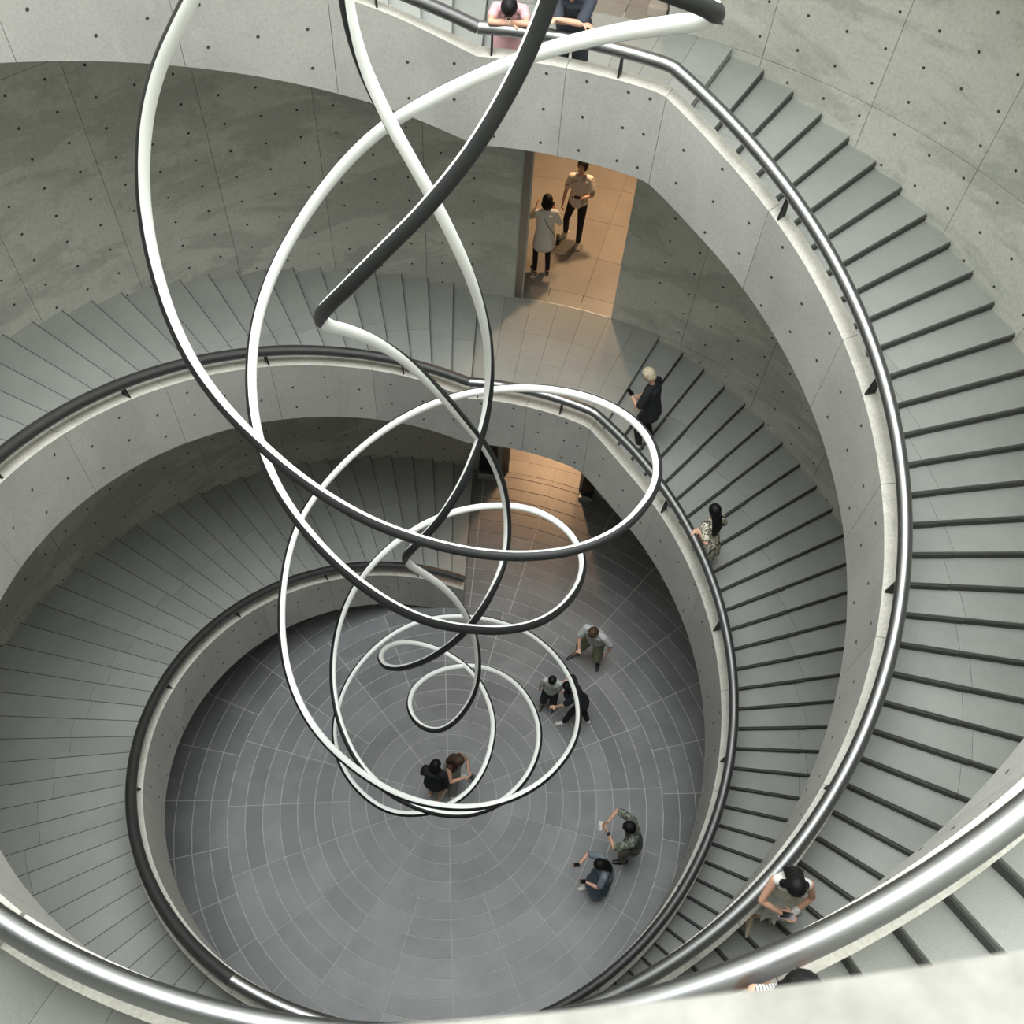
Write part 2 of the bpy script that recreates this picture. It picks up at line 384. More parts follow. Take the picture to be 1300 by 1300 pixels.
def landing(n, front, label):
    z = n * H
    a0, a1 = (PE, PS) if not front else (FL, FR)
    root = empty('stair_landing', P3(18, (a0 + a1) / 2, z), label, 'landing')
    ri = rail_r(z + HR) + R_OUT - .05
    m = 7
    for i in range(m):
        b0 = a0 + (a1 - a0) * i / m; b1 = a0 + (a1 - a0) * (i + 1) / m
        sp_ = 18.6 + (.9 if i % 3 == 0 else 0)
        for r0_, r1_ in ((ri, sp_), (sp_, 21.6 if n else 21.2), (21.6 if n else 21.2, RO + .01)):
            part('paving_slab', block(b0 + .0003, b1 - .0003, 2, r0_ + .006, r1_ - .006, z - .4, z), M['tread'], root)
    part('landing_slab', block(a0, a1, 12, ri, RO + .01, z + BOTZ, z - .42), M['soffit'], root)
    fp = lambda a: z
    if not front:
        balustrade(root, PK, PS, fp, M['steel'], [rad(90.2), rad(73.0)], [rad(80)])
        parapet_holes(root, [77.0, 82.6, 71.2, 89.4], fp)
    else:
        b0, b1 = PS + 44 * DP, PE - 44 * DP + 2 * math.pi
        if n < 3: balustrade(root, b0, b1, fp, M['steel'], [rad(250), rad(268)], [rad(262)])
        else:
            part('parapet_panel', block(b0 - .02, rad(300), 40, lambda a: VR(a) + .02, 18.3, z + BOTZ, z + TOPZ - .05), M['concrete'], root)
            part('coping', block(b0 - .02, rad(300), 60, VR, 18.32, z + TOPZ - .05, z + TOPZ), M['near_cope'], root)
    return root
flight('L', 0, 'lowest stair flight rising from the ground floor round the left side')
flight('R', 1, 'stair flight dropping from the middle doorway to the ground floor')
flight('L', 1, 'stair flight climbing from the middle doorway round the left side')
flight('R', 2, 'stair flight dropping on the right from the upper landing with leaning visitors')
flight('L', 2, 'topmost left stair flight, only its pale parapet showing above')
flight('R', 3, 'nearest stair flight at lower right, below the camera parapet')
landing(1, False, 'middle back landing before the warm lit doorway with two women')
landing(2, False, 'upper back landing where two visitors lean on the handrail')
landing(3, False, 'topmost back landing above the frame')
landing(1, True, 'front landing one storey up, beneath the viewer')
landing(2, True, 'front landing two storeys up, beneath the viewer')
# the viewer's own landing: pale concrete parapet in front of the lens
landing(3, True, 'viewer landing with the blurred pale parapet at the bottom edge')
# end plate of the lowest balustrade

SCULPT = {"A":[[2.2,-4.02,50.28,-0.57,0.82,0.03],[2.02,-4.11,49.6,-0.56,0.83,0.01],[1.65,-4.36,48.65,-0.52,0.85,0.02],[1.11,-4.63,47.67,-0.45,0.89,0.06],[0.39,-4.87,46.7,-0.35,0.93,0.08],[-0.41,-5.03,45.82,-0.27,0.96,0.11],[-1.05,-5.08,44.99,-0.11,0.97,0.2],[-1.47,-4.85,44.34,0.09,0.92,0.38],[-1.78,-4.45,43.65,0.84,0.53,0.11],[-1.91,-3.84,42.83,0.81,-0.48,-0.35],[-1.67,-2.94,41.82,0.87,-0.47,-0.16],[-1.32,-1.95,40.53,0.57,-0.76,-0.3],[-0.69,-1.05,38.9,-0.1,-0.89,-0.44],[0.01,-0.37,37.01,-0.61,-0.67,-0.43],[0.61,0.21,35.13,-0.72,-0.55,-0.42],[1.21,0.81,33.37,-0.82,-0.44,-0.36],[1.61,1.2,31.66,-0.93,-0.29,-0.25],[1.91,1.37,30.11,-0.96,-0.21,-0.16],[2.1,1.17,28.83,-0.99,-0.11,-0.07],[2.16,0.63,27.91,-1.0,-0.0,-0.0],[2.1,0.14,27.47,-0.97,0.22,0.02],[1.87,-0.54,27.02,-0.84,0.53,-0.14],[1.47,-1.21,26.23,-0.41,0.89,-0.21],[0.91,-1.47,24.93,-0.13,0.99,0.02],[0.15,-1.32,23.04,0.05,0.99,0.1],[-0.88,-0.98,20.78,0.15,0.98,0.13],[-2.03,-0.39,18.6,0.19,0.95,0.25],[-2.9,0.47,16.77,0.42,0.85,0.32],[-3.46,1.59,15.26,0.76,0.57,0.32],[-3.42,2.79,13.92,0.96,0.06,0.26],[-2.91,3.74,12.7,0.85,-0.43,0.28],[-1.98,4.23,11.77,0.41,-0.85,0.32],[-0.85,4.21,11.29,-0.16,-0.92,0.35],[0.26,3.66,11.25,-0.59,-0.77,0.23],[0.9,2.97,11.64,-0.83,-0.53,0.18],[1.46,2.11,12.18,-0.9,-0.36,0.25],[1.97,0.99,12.65,-0.92,-0.2,0.32],[2.27,-0.1,13.08,-0.91,-0.01,0.41],[2.33,-1.17,13.39,-0.88,0.12,0.46],[2.1,-2.59,13.41,-0.84,0.25,0.49],[1.62,-3.49,13.37,-0.74,0.44,0.5],[1.12,-4.01,13.19,-0.64,0.58,0.5],[0.37,-4.45,12.86,-0.51,0.72,0.47],[-0.48,-4.7,12.51,-0.26,0.85,0.46],[-1.72,-4.75,12.24,-0.02,0.89,0.45],[-2.5,-4.51,12.03,0.29,0.87,0.41],[-3.44,-3.98,11.84,0.48,0.8,0.36],[-4.29,-3.21,11.54,0.63,0.71,0.3],[-4.97,-2.3,11.05,0.78,0.59,0.22],[-5.46,-1.25,10.43,0.88,0.46,0.14],[-5.8,-0.28,9.74,0.93,0.34,0.11],[-5.98,0.61,9.15,0.98,0.14,0.11],[-5.97,1.65,8.85,0.98,-0.01,0.2],[-5.88,2.54,8.78,0.95,-0.25,0.2],[-5.49,3.59,8.97,0.83,-0.5,0.26],[-4.78,4.6,9.24,0.68,-0.66,0.33],[-3.92,5.5,9.53,0.54,-0.77,0.34],[-2.8,6.24,9.76,0.39,-0.84,0.37],[-1.77,6.64,9.88,0.23,-0.91,0.35],[-0.79,6.84,9.98,0.07,-0.94,0.34],[0.25,6.88,10.15,-0.12,-0.95,0.28],[1.53,6.67,10.44,-0.33,-0.92,0.22],[2.86,6.12,10.93,-0.56,-0.82,0.1],[3.53,5.47,11.72,-0.77,-0.63,0.06],[4.35,4.48,12.64,-0.84,-0.54,0.08],[5.13,3.26,13.63,-0.92,-0.38,0.12],[5.68,1.9,14.61,-0.97,-0.2,0.14],[5.97,0.59,15.57,-0.99,-0.03,0.16],[6.06,-0.73,16.49,-0.98,0.12,0.14],[5.92,-1.93,17.36,-0.94,0.3,0.16],[5.66,-2.89,18.18,-0.86,0.47,0.21],[5.3,-3.74,18.84,-0.75,0.59,0.29],[4.71,-4.64,19.25,-0.65,0.67,0.35],[4.09,-5.29,19.58,-0.5,0.77,0.4],[3.39,-5.81,19.84,-0.37,0.82,0.43],[2.7,-6.2,20.11,-0.25,0.86,0.44],[2.02,-6.49,20.4,-0.11,0.89,0.45],[1.35,-6.68,20.72,0.04,0.88,0.48],[0.68,-6.8,21.08,0.17,0.85,0.5],[0.02,-6.87,21.5,0.3,0.81,0.5],[-0.6,-6.9,22.0,0.43,0.75,0.5],[-1.25,-6.89,22.63,0.56,0.66,0.49],[-2.1,-6.69,23.43,0.66,0.56,0.49],[-2.94,-6.38,24.31,0.75,0.46,0.48],[-3.54,-6.06,25.07,0.81,0.36,0.47],[-4.04,-5.64,25.64,0.81,0.32,0.49],[-4.51,-5.03,25.99,0.81,0.35,0.46],[-4.99,-4.18,26.19,0.87,0.33,0.36],[-5.38,-3.08,26.31,0.94,0.25,0.24],[-5.64,-1.92,26.37,0.97,0.16,0.16],[-5.77,-0.85,26.41,0.99,0.06,0.14],[-5.81,0.18,26.59,0.99,-0.1,0.14],[-5.64,1.18,26.94,0.95,-0.3,0.09],[-5.36,1.82,27.29,0.85,-0.53,0.02],[-4.88,2.44,27.81,0.72,-0.69,0.0],[-4.05,3.21,28.55,0.6,-0.8,0.01],[-3.09,3.8,29.32,0.44,-0.9,0.02],[-2.11,4.18,30.05,0.25,-0.97,0.03],[-1.14,4.35,30.74,0.05,-1.0,0.04],[-0.17,4.34,31.39,-0.12,-0.99,0.08],[0.9,4.19,32.04,-0.23,-0.97,0.08],[2.02,3.91,32.65,-0.35,-0.93,0.08],[3.0,3.5,33.2,-0.47,-0.88,0.1],[4.0,2.96,33.69,-0.59,-0.8,0.12],[4.84,2.29,34.13,-0.72,-0.69,0.09],[5.53,1.5,34.54,-0.83,-0.55,0.03],[6.02,0.58,34.88,-0.94,-0.35,-0.02],[6.21,-0.36,35.18,-0.99,-0.11,-0.02],[6.22,-1.27,35.42,-0.99,0.14,0.07],[6.01,-2.06,35.63,-0.92,0.37,0.14],[5.66,-2.76,35.77,-0.85,0.52,0.09],[5.22,-3.38,35.83,-0.75,0.66,0.01],[4.7,-3.86,35.88,-0.58,0.81,-0.02],[3.99,-4.26,35.89,-0.43,0.9,-0.1],[3.29,-4.53,35.95,-0.3,0.94,-0.16],[2.36,-4.75,36.06,-0.22,0.96,-0.17],[1.45,-4.89,36.28,-0.17,0.98,-0.12],[0.55,-4.99,36.63,-0.11,0.99,-0.05],[-0.34,-5.05,37.09,-0.05,1.0,0.0],[-1.19,-5.08,37.63,0.07,1.0,0.06],[-2.0,-5.0,38.24,0.24,0.96,0.11],[-2.89,-4.81,38.93,0.42,0.89,0.18],[-3.69,-4.49,39.69,0.59,0.76,0.27],[-4.41,-4.17,40.46,0.74,0.6,0.31],[-4.94,-3.79,41.26,0.88,0.4,0.27],[-5.31,-3.35,42.17,0.96,0.19,0.2],[-5.51,-2.89,43.14,0.99,0.02,0.12],[-5.55,-2.51,44.11,0.99,-0.14,-0.01],[-5.42,-2.3,44.97,0.94,-0.31,-0.14],[-5.14,-2.08,46.02,0.86,-0.44,-0.27],[-4.67,-2.05,46.97,0.72,-0.54,-0.44],[-4.08,-2.16,47.85,0.61,-0.59,-0.53],[-3.44,-2.36,48.72,0.57,-0.6,-0.56]],"B":[[-1.51,-0.69,48.31,0.99,0.1,-0.05],[-1.54,-0.68,47.77,1.0,0.04,0.03],[-1.48,-0.66,47.21,0.99,-0.07,0.13],[-1.4,-0.61,46.72,0.96,-0.25,0.14],[-1.29,-0.53,46.19,0.84,-0.46,0.27],[-0.92,-0.58,45.28,0.67,-0.68,0.29],[-0.47,-0.53,44.34,0.58,-0.8,0.17],[-0.06,-0.38,43.31,0.44,-0.9,0.01],[0.33,-0.15,42.12,0.26,-0.96,-0.14],[0.69,0.18,40.81,-0.1,-0.95,-0.28],[0.95,0.57,39.43,-0.49,-0.82,-0.29],[1.14,0.89,38.01,-0.76,-0.62,-0.2],[1.21,1.13,36.76,-0.91,-0.4,-0.08],[1.23,1.15,35.69,-0.99,-0.14,0.02],[1.2,0.91,34.81,-0.99,0.15,0.04],[1.08,0.56,34.1,-0.92,0.4,-0.02],[0.86,0.05,33.37,-0.77,0.62,-0.13],[0.53,-0.44,32.6,-0.63,0.77,-0.13],[0.06,-0.89,31.7,-0.41,0.91,-0.11],[-0.52,-1.14,30.74,-0.17,0.98,0.0],[-1.03,-1.08,29.77,0.03,0.99,0.17],[-1.3,-0.77,28.76,0.87,0.49,0.06],[-1.3,-0.36,27.64,0.59,-0.79,-0.17],[-0.86,0.08,26.38,0.66,-0.75,0.06],[-0.17,0.42,24.93,0.46,-0.89,0.04],[0.43,0.62,23.35,-0.0,-1.0,-0.1],[0.88,0.73,21.67,-0.49,-0.87,-0.13],[1.18,0.7,19.96,-0.81,-0.58,-0.07],[1.37,0.48,18.27,-0.98,-0.17,-0.03],[1.38,0.13,16.76,-0.97,0.24,0.01],[1.14,-0.29,15.53,-0.77,0.64,-0.02],[0.56,-0.93,14.57,-0.53,0.85,-0.1],[-0.14,-1.27,14.03,-0.13,0.99,-0.11],[-0.85,-1.2,13.83,0.37,0.93,-0.08],[-1.55,-0.72,13.74,0.72,0.67,0.19],[-1.91,0.05,13.5,0.86,0.33,0.39],[-1.91,1.06,13.03,0.9,0.01,0.43],[-1.4,2.09,12.37,0.85,-0.31,0.42],[-0.59,2.91,11.74,0.69,-0.55,0.46],[0.29,3.35,11.35,0.36,-0.81,0.46],[1.04,3.43,11.36,-0.25,-0.86,0.44],[1.81,3.15,11.78,-0.63,-0.72,0.3],[2.63,2.53,12.53,-0.8,-0.56,0.23],[3.38,1.6,13.43,-0.89,-0.39,0.22],[3.99,0.41,14.31,-0.95,-0.23,0.21],[4.32,-0.78,15.12,-0.98,-0.06,0.18],[4.41,-1.87,15.84,-0.97,0.15,0.21],[4.26,-3.0,16.44,-0.91,0.34,0.23],[3.91,-4.01,16.99,-0.8,0.53,0.28],[3.38,-4.89,17.48,-0.68,0.67,0.29],[2.74,-5.59,17.88,-0.54,0.8,0.27],[2.03,-6.05,18.18,-0.36,0.9,0.24],[1.32,-6.29,18.37,-0.16,0.97,0.2],[0.6,-6.35,18.49,0.04,0.98,0.18],[-0.13,-6.27,18.58,0.18,0.97,0.16],[-0.77,-6.11,18.65,0.31,0.95,0.11],[-1.39,-5.87,18.69,0.43,0.9,0.06],[-2.18,-5.45,18.74,0.56,0.83,0.03],[-2.86,-4.87,18.75,0.71,0.7,-0.01],[-3.48,-4.13,18.74,0.81,0.58,-0.06],[-4.0,-3.28,18.76,0.88,0.46,-0.06],[-4.4,-2.36,18.87,0.94,0.34,-0.03],[-4.66,-1.43,19.13,0.98,0.19,-0.01],[-4.75,-0.57,19.6,1.0,0.02,-0.02],[-4.67,0.21,20.29,0.98,-0.19,-0.02],[-4.41,0.96,21.17,0.88,-0.47,-0.0],[-3.97,1.53,22.07,0.69,-0.73,0.02],[-3.48,1.9,22.88,0.51,-0.85,0.08],[-2.85,2.34,23.66,0.37,-0.91,0.21],[-2.09,2.79,24.3,0.27,-0.91,0.33],[-1.24,3.23,24.8,0.21,-0.88,0.42],[-0.25,3.63,25.14,0.14,-0.85,0.5],[0.79,3.89,25.35,0.07,-0.86,0.5],[1.81,3.99,25.48,-0.06,-0.87,0.49],[2.66,3.91,25.6,-0.26,-0.83,0.49],[3.45,3.61,25.73,-0.49,-0.73,0.48],[4.21,3.06,25.88,-0.71,-0.54,0.45],[4.74,2.26,26.15,-0.89,-0.21,0.4],[4.99,1.24,26.64,-0.97,0.03,0.22],[4.95,0.07,27.43,-0.99,0.16,0.05],[4.68,-1.2,28.46,-0.96,0.3,0.01],[4.18,-2.52,29.51,-0.91,0.42,-0.02],[3.52,-3.58,30.48,-0.83,0.55,-0.03],[2.93,-4.29,31.33,-0.72,0.69,-0.04],[2.24,-4.82,31.99,-0.58,0.81,-0.08],[1.55,-5.16,32.6,-0.46,0.88,-0.1],[0.8,-5.44,33.17,-0.35,0.93,-0.08],[0.08,-5.6,33.77,-0.18,0.98,-0.04],[-0.62,-5.64,34.4,0.03,1.0,-0.01],[-1.3,-5.54,35.06,0.22,0.98,0.02],[-1.99,-5.35,35.73,0.43,0.9,0.07],[-2.66,-5.0,36.41,0.62,0.77,0.15],[-3.2,-4.62,36.98,0.77,0.6,0.24],[-3.66,-4.14,37.46,0.86,0.4,0.31],[-4.1,-3.45,37.97,0.92,0.2,0.35],[-4.38,-2.65,38.51,0.95,0.01,0.33],[-4.49,-1.84,39.08,0.94,-0.18,0.28],[-4.44,-1.12,39.7,0.89,-0.41,0.21],[-4.21,-0.55,40.36,0.76,-0.64,0.12],[-3.82,-0.11,41.12,0.6,-0.8,0.04],[-3.24,0.27,42.0,0.44,-0.9,-0.02],[-2.61,0.45,42.87,0.29,-0.95,-0.1],[-1.93,0.49,43.72,0.13,-0.98,-0.15],[-1.22,0.39,44.51,-0.06,-0.98,-0.16],[-0.43,0.14,45.23,-0.2,-0.97,-0.11],[0.54,-0.15,46.02,-0.29,-0.95,-0.07],[1.53,-0.58,46.82,-0.45,-0.89,-0.07],[2.31,-1.18,47.52,-0.6,-0.8,-0.02],[3.19,-1.85,48.22,-0.72,-0.67,0.18],[3.92,-2.56,48.8,-0.82,-0.55,0.13],[4.28,-3.22,49.25,-0.83,-0.49,-0.25],[4.39,-3.77,49.6,-0.49,-0.52,-0.7],[4.39,-4.21,49.92,-0.88,-0.14,-0.45],[4.23,-4.57,50.18,-0.37,0.68,0.63],[3.97,-4.89,50.41,-0.47,0.82,0.34],[3.52,-5.18,50.68,-0.39,0.9,0.22],[2.94,-5.47,50.96,-0.38,0.91,0.15]]}
# ------------------------------------------------------------------ LIGHT SCULPTURE: one endless tube, milky half inward, graphite half outward
def catmull(P, sub):
    n = len(P); out = []
    for i in range(n):
        a, b, c, d = P[(i - 1) % n], P[i], P[(i + 1) % n], P[(i + 2) % n]
        for k in range(sub):
            t = k / sub
            out.append(.5 * ((2 * b) + (-a + c) * t + (2 * a - 5 * b + 4 * c - d) * t * t + (-a + 3 * b - 3 * c + d) * t ** 3))
    return np.array(out)
A_ = np.array(SCULPT['A']); B_ = np.array(SCULPT['B'])
def bridge(p, q):                                  # above the frame the tube swings over from one strand to the next
    tp_ = p[-1, :3] - p[-2, :3]; tq = q[0, :3] - q[1, :3]; tp_ /= np.linalg.norm(tp_); tq /= np.linalg.norm(tq)
    L = np.linalg.norm(q[0, :3] - p[-1, :3]) * 1.3 + 3; a, d = p[-1, :3], q[0, :3]; b = a + tp_ * L * .6; c = d + tq * L * .6
    out = []
    for t in np.linspace(0, 1, 8)[1:-1]:
        x = (1 - t) ** 3 * a + 3 * (1 - t) ** 2 * t * b + 3 * (1 - t) * t * t * c + t ** 3 * d
        out.append(np.r_[x, p[-1, 3:] * (1 - t) + q[0, 3:] * t])
    return np.array(out)
K_ = np.vstack([A_, bridge(A_, B_), B_, bridge(B_, A_)])
for _ in range(1): K_[:, :3] = .2 * np.roll(K_[:, :3], 1, 0) + .6 * K_[:, :3] + .2 * np.roll(K_[:, :3], -1, 0)
S_ = catmull(K_, 9)
X_ = S_[:, :3] * U; N_ = S_[:, 3:]
T_ = np.roll(X_, -1, 0) - np.roll(X_, 1, 0); T_ /= np.linalg.norm(T_, axis=1)[:, None]
for _ in range(6): N_ = .25 * np.roll(N_, 1, 0) + .5 * N_ + .25 * np.roll(N_, -1, 0)
N_ = N_ - (N_ * T_).sum(1)[:, None] * T_; N_ /= np.linalg.norm(N_, axis=1)[:, None]
Bn = np.cross(T_, N_)
def half(lo, hi, m, R):
    v = []; f = []; n = len(X_)
    for i in range(n):
        for j in range(m + 1):
            b = lo + (hi - lo) * j / m; v.append(tuple(X_[i] + (N_[i] * math.cos(b) + Bn[i] * math.sin(b)) * R))
    w_ = m + 1
    for i in range(n):
        k = (i + 1) % n
        for j in range(w_):
            q = (j + 1) % w_; f.append((i * w_ + j, k * w_ + j, k * w_ + q, i * w_ + q))
    return v, f
sc = tag(empty('light_sculpture', (0, 0, 6)), 'endless looping tube sculpture, white inside and graphite outside, hanging through the stairwell', 'sculpture')
RT = .1375 * U
o = part('diffuser', half(-math.pi / 2, math.pi / 2, 9, RT), M['tube_white'], sc, False)
o['label'] = 'milky white inward half of the tube'
o = part('housing', half(math.pi / 2, 1.5 * math.pi, 9, RT * 1.02), M['tube_dark'], sc, False)
o['label'] = 'graphite outer half of the tube'
for o in sc.children:
    for p_ in o.data.polygons: p_.use_smooth = True
    o.data.set_sharp_from_angle(angle=rad(50))
# ------------------------------------------------------------------ stands flanking the doorways
def stand(a0, a1, r0_, r1_, z, h, label, pm, bm, group=None):
    t = tag(empty('information_stand', P3((r0_ + r1_) / 2, (a0 + a1) / 2, z)), label, 'stand', group)
    part('base', block(a0, a1, 2, r0_, r1_, z, z + .35), bm, t)
    part('panel', block(a0 + .002, a1 - .002, 2, r0_ + .25, r1_ - .1, z + .35, z + h), pm, t)
    part('frame', block(a0 + .001, a1 - .001, 2, r0_ + .22, r1_ - .07, z + h, z + h + .08), bm, t)
    return t
stand(rad(87.9), rad(91.2), 23.4, 24.2, 0, 4.6, 'dark glass stand on a grey base left of the ground floor doorway', M['black_glass'], M['pale_metal'])
stand(rad(70.4), rad(72.8), 23.4, 24.2, 0, 4.6, 'narrow dark glass stand on a grey base right of the ground floor doorway', M['black_glass'], M['pale_metal'])
stand(rad(74.0), rad(75.9), 25.0, 25.9, 2 * H, 4.0, 'beige cabinet with a dark slot inside the top landing doorway', M['beige_metal'], M['beige_metal'])
M['black_door'] = M['grey_panel']

# ------------------------------------------------------------------ PEOPLE
def vec(*a): return np.array(a, float)
def nrm(v): return v / (np.linalg.norm(v) + 1e-9)
def limb(pts, rads, m=10, flat=None):
    """closed tapered tube through pts; rads: radius or (r_side, r_depth); flat: direction of the depth axis"""
    pts = [np.array(p, float) for p in pts]; V = []; F = []
    R = [r if isinstance(r, tuple) else (r, r) for r in rads]
    secs = []
    t0 = nrm(pts[1] - pts[0]); t1 = nrm(pts[-1] - pts[-2])
    e0, e1 = min(R[0]), min(R[-1])
    seq = [(pts[0] - t0 * e0 * .95, .25, R[0], t0), (pts[0] - t0 * e0 * .6, .78, R[0], t0)]
    for i, p in enumerate(pts):
        t = nrm(pts[min(i + 1, len(pts) - 1)] - pts[max(i - 1, 0)]); seq.append((p, 1, R[i], t))
    seq += [(pts[-1] + t1 * e1 * .6, .78, R[-1], t1), (pts[-1] + t1 * e1 * .95, .25, R[-1], t1)]
    for p, k, (ra, rb), t in seq:
        d = vec(0, 0, 1) if flat is None else np.array(flat, float)
        if abs(np.dot(nrm(d), t)) > .95: d = vec(1, 0.1, 0)
        d = nrm(d - np.dot(d, t) * t); s = np.cross(t, d)
        for j in range(m):
            b = 2 * math.pi * j / m; V.append(p + s * math.cos(b) * ra * k + d * math.sin(b) * rb * k)
    n = len(seq)
    for i in range(n - 1):
        for j in range(m):
            q = (j + 1) % m; F.append((i * m + j, i * m + q, (i + 1) * m + q, (i + 1) * m + j))
    F += [tuple(range(m))[::-1], tuple((n - 1) * m + j for j in range(m))]
    return V, F
def ball(c, r, ax=None, m=12):
    """ellipsoid; ax: 3x3 rows of axes"""
    c = np.array(c, float); r = (r, r, r) if not isinstance(r, (tuple, list)) else r
    A = np.eye(3) if ax is None else np.array(ax, float); V = []; F = []; n = m // 2
    for i in range(n + 1):
        ph = math.pi * i / n
        for j in range(m):
            th = 2 * math.pi * j / m; k = max(math.sin(ph), .02)
            V.append(c + A[0] * r[0] * k * math.cos(th) + A[1] * r[1] * k * math.sin(th) + A[2] * r[2] * math.cos(ph))
    for i in range(n):
        for j in range(m):
            q = (j + 1) % m; F.append((i * m + j, (i + 1) * m + j, (i + 1) * m + q, i * m + q))
    F += [tuple(range(m)), tuple(n * m + j for j in range(m))[::-1]]
    return V, F
def fuse(name, prims, voxel, mat, parent, smooth=2):
    V, F = join(prims)
    me = bpy.data.meshes.new(name + '_raw'); me.from_pydata([tuple(map(float, p)) for p in V], [], F); me.update()
    o = bpy.data.objects.new('tmp', me); COL.objects.link(o)
    r = o.modifiers.new('r', 'REMESH'); r.mode = 'VOXEL'; r.voxel_size = voxel
    if smooth:
        sm = o.modifiers.new('s', 'SMOOTH'); sm.iterations = smooth; sm.factor = .5
    dg = bpy.context.evaluated_depsgraph_get(); dg.update(); e = o.evaluated_get(dg)
    out = bpy.data.meshes.new_from_object(e); out.name = name
    bpy.data.objects.remove(o); bpy.data.meshes.remove(me)
    out.materials.clear(); return link(name, out, mat, parent, True)
def ik(a, b, l1, l2, pole):
    d = b - a; L = np.linalg.norm(d); L2 = min(L, (l1 + l2) * .995); dn = nrm(d); b = a + dn * L2
    x = (l1 * l1 - l2 * l2 + L2 * L2) / (2 * L2); h = math.sqrt(max(l1 * l1 - x * x, 0)); p = np.array(pole, float); p = nrm(p - np.dot(p, dn) * dn)
    return a + dn * x + p * h, b
def hand(wr, dirv, palmn, s, side, curl=.5, grip=False):
    """palm and five fingers; dirv: where the fingers point, palmn: out of the palm"""
    d = nrm(dirv); n = nrm(palmn - np.dot(palmn, d) * d); w = np.cross(d, n) * side   # w: towards the thumb side
    out = [limb([wr, wr + d * .03 * s, wr + d * .085 * s], [(.024 * s, .017 * s), (.036 * s, .016 * s), (.040 * s, .013 * s)], 10, n)]
    for i, (ln, off) in enumerate(((.070, .028), (.078, .010), (.072, -.009), (.056, -.027))):
        b = wr + d * (.085 - abs(off) * .12) * s + w * off * s
        c1, c2 = curl * .8, curl * 1.9
        k1 = b + (d * math.cos(c1) + n * math.sin(c1)) * ln * .5 * s; k2 = k1 + (d * math.cos(c2) + n * math.sin(c2)) * ln * .5 * s
        out.append(limb([b, k1, k2], [.0092 * s, .0085 * s, .0070 * s], 7))
    b = wr + d * .025 * s + w * .028 * s; k = b + (w * .75 + d * .7 + n * .25) * .032 * s; e = k + (d * .95 + n * .5 + w * .1) * .030 * s
    out.append(limb([b, k, e], [.012 * s, .0105 * s, .0085 * s], 7))
    return out
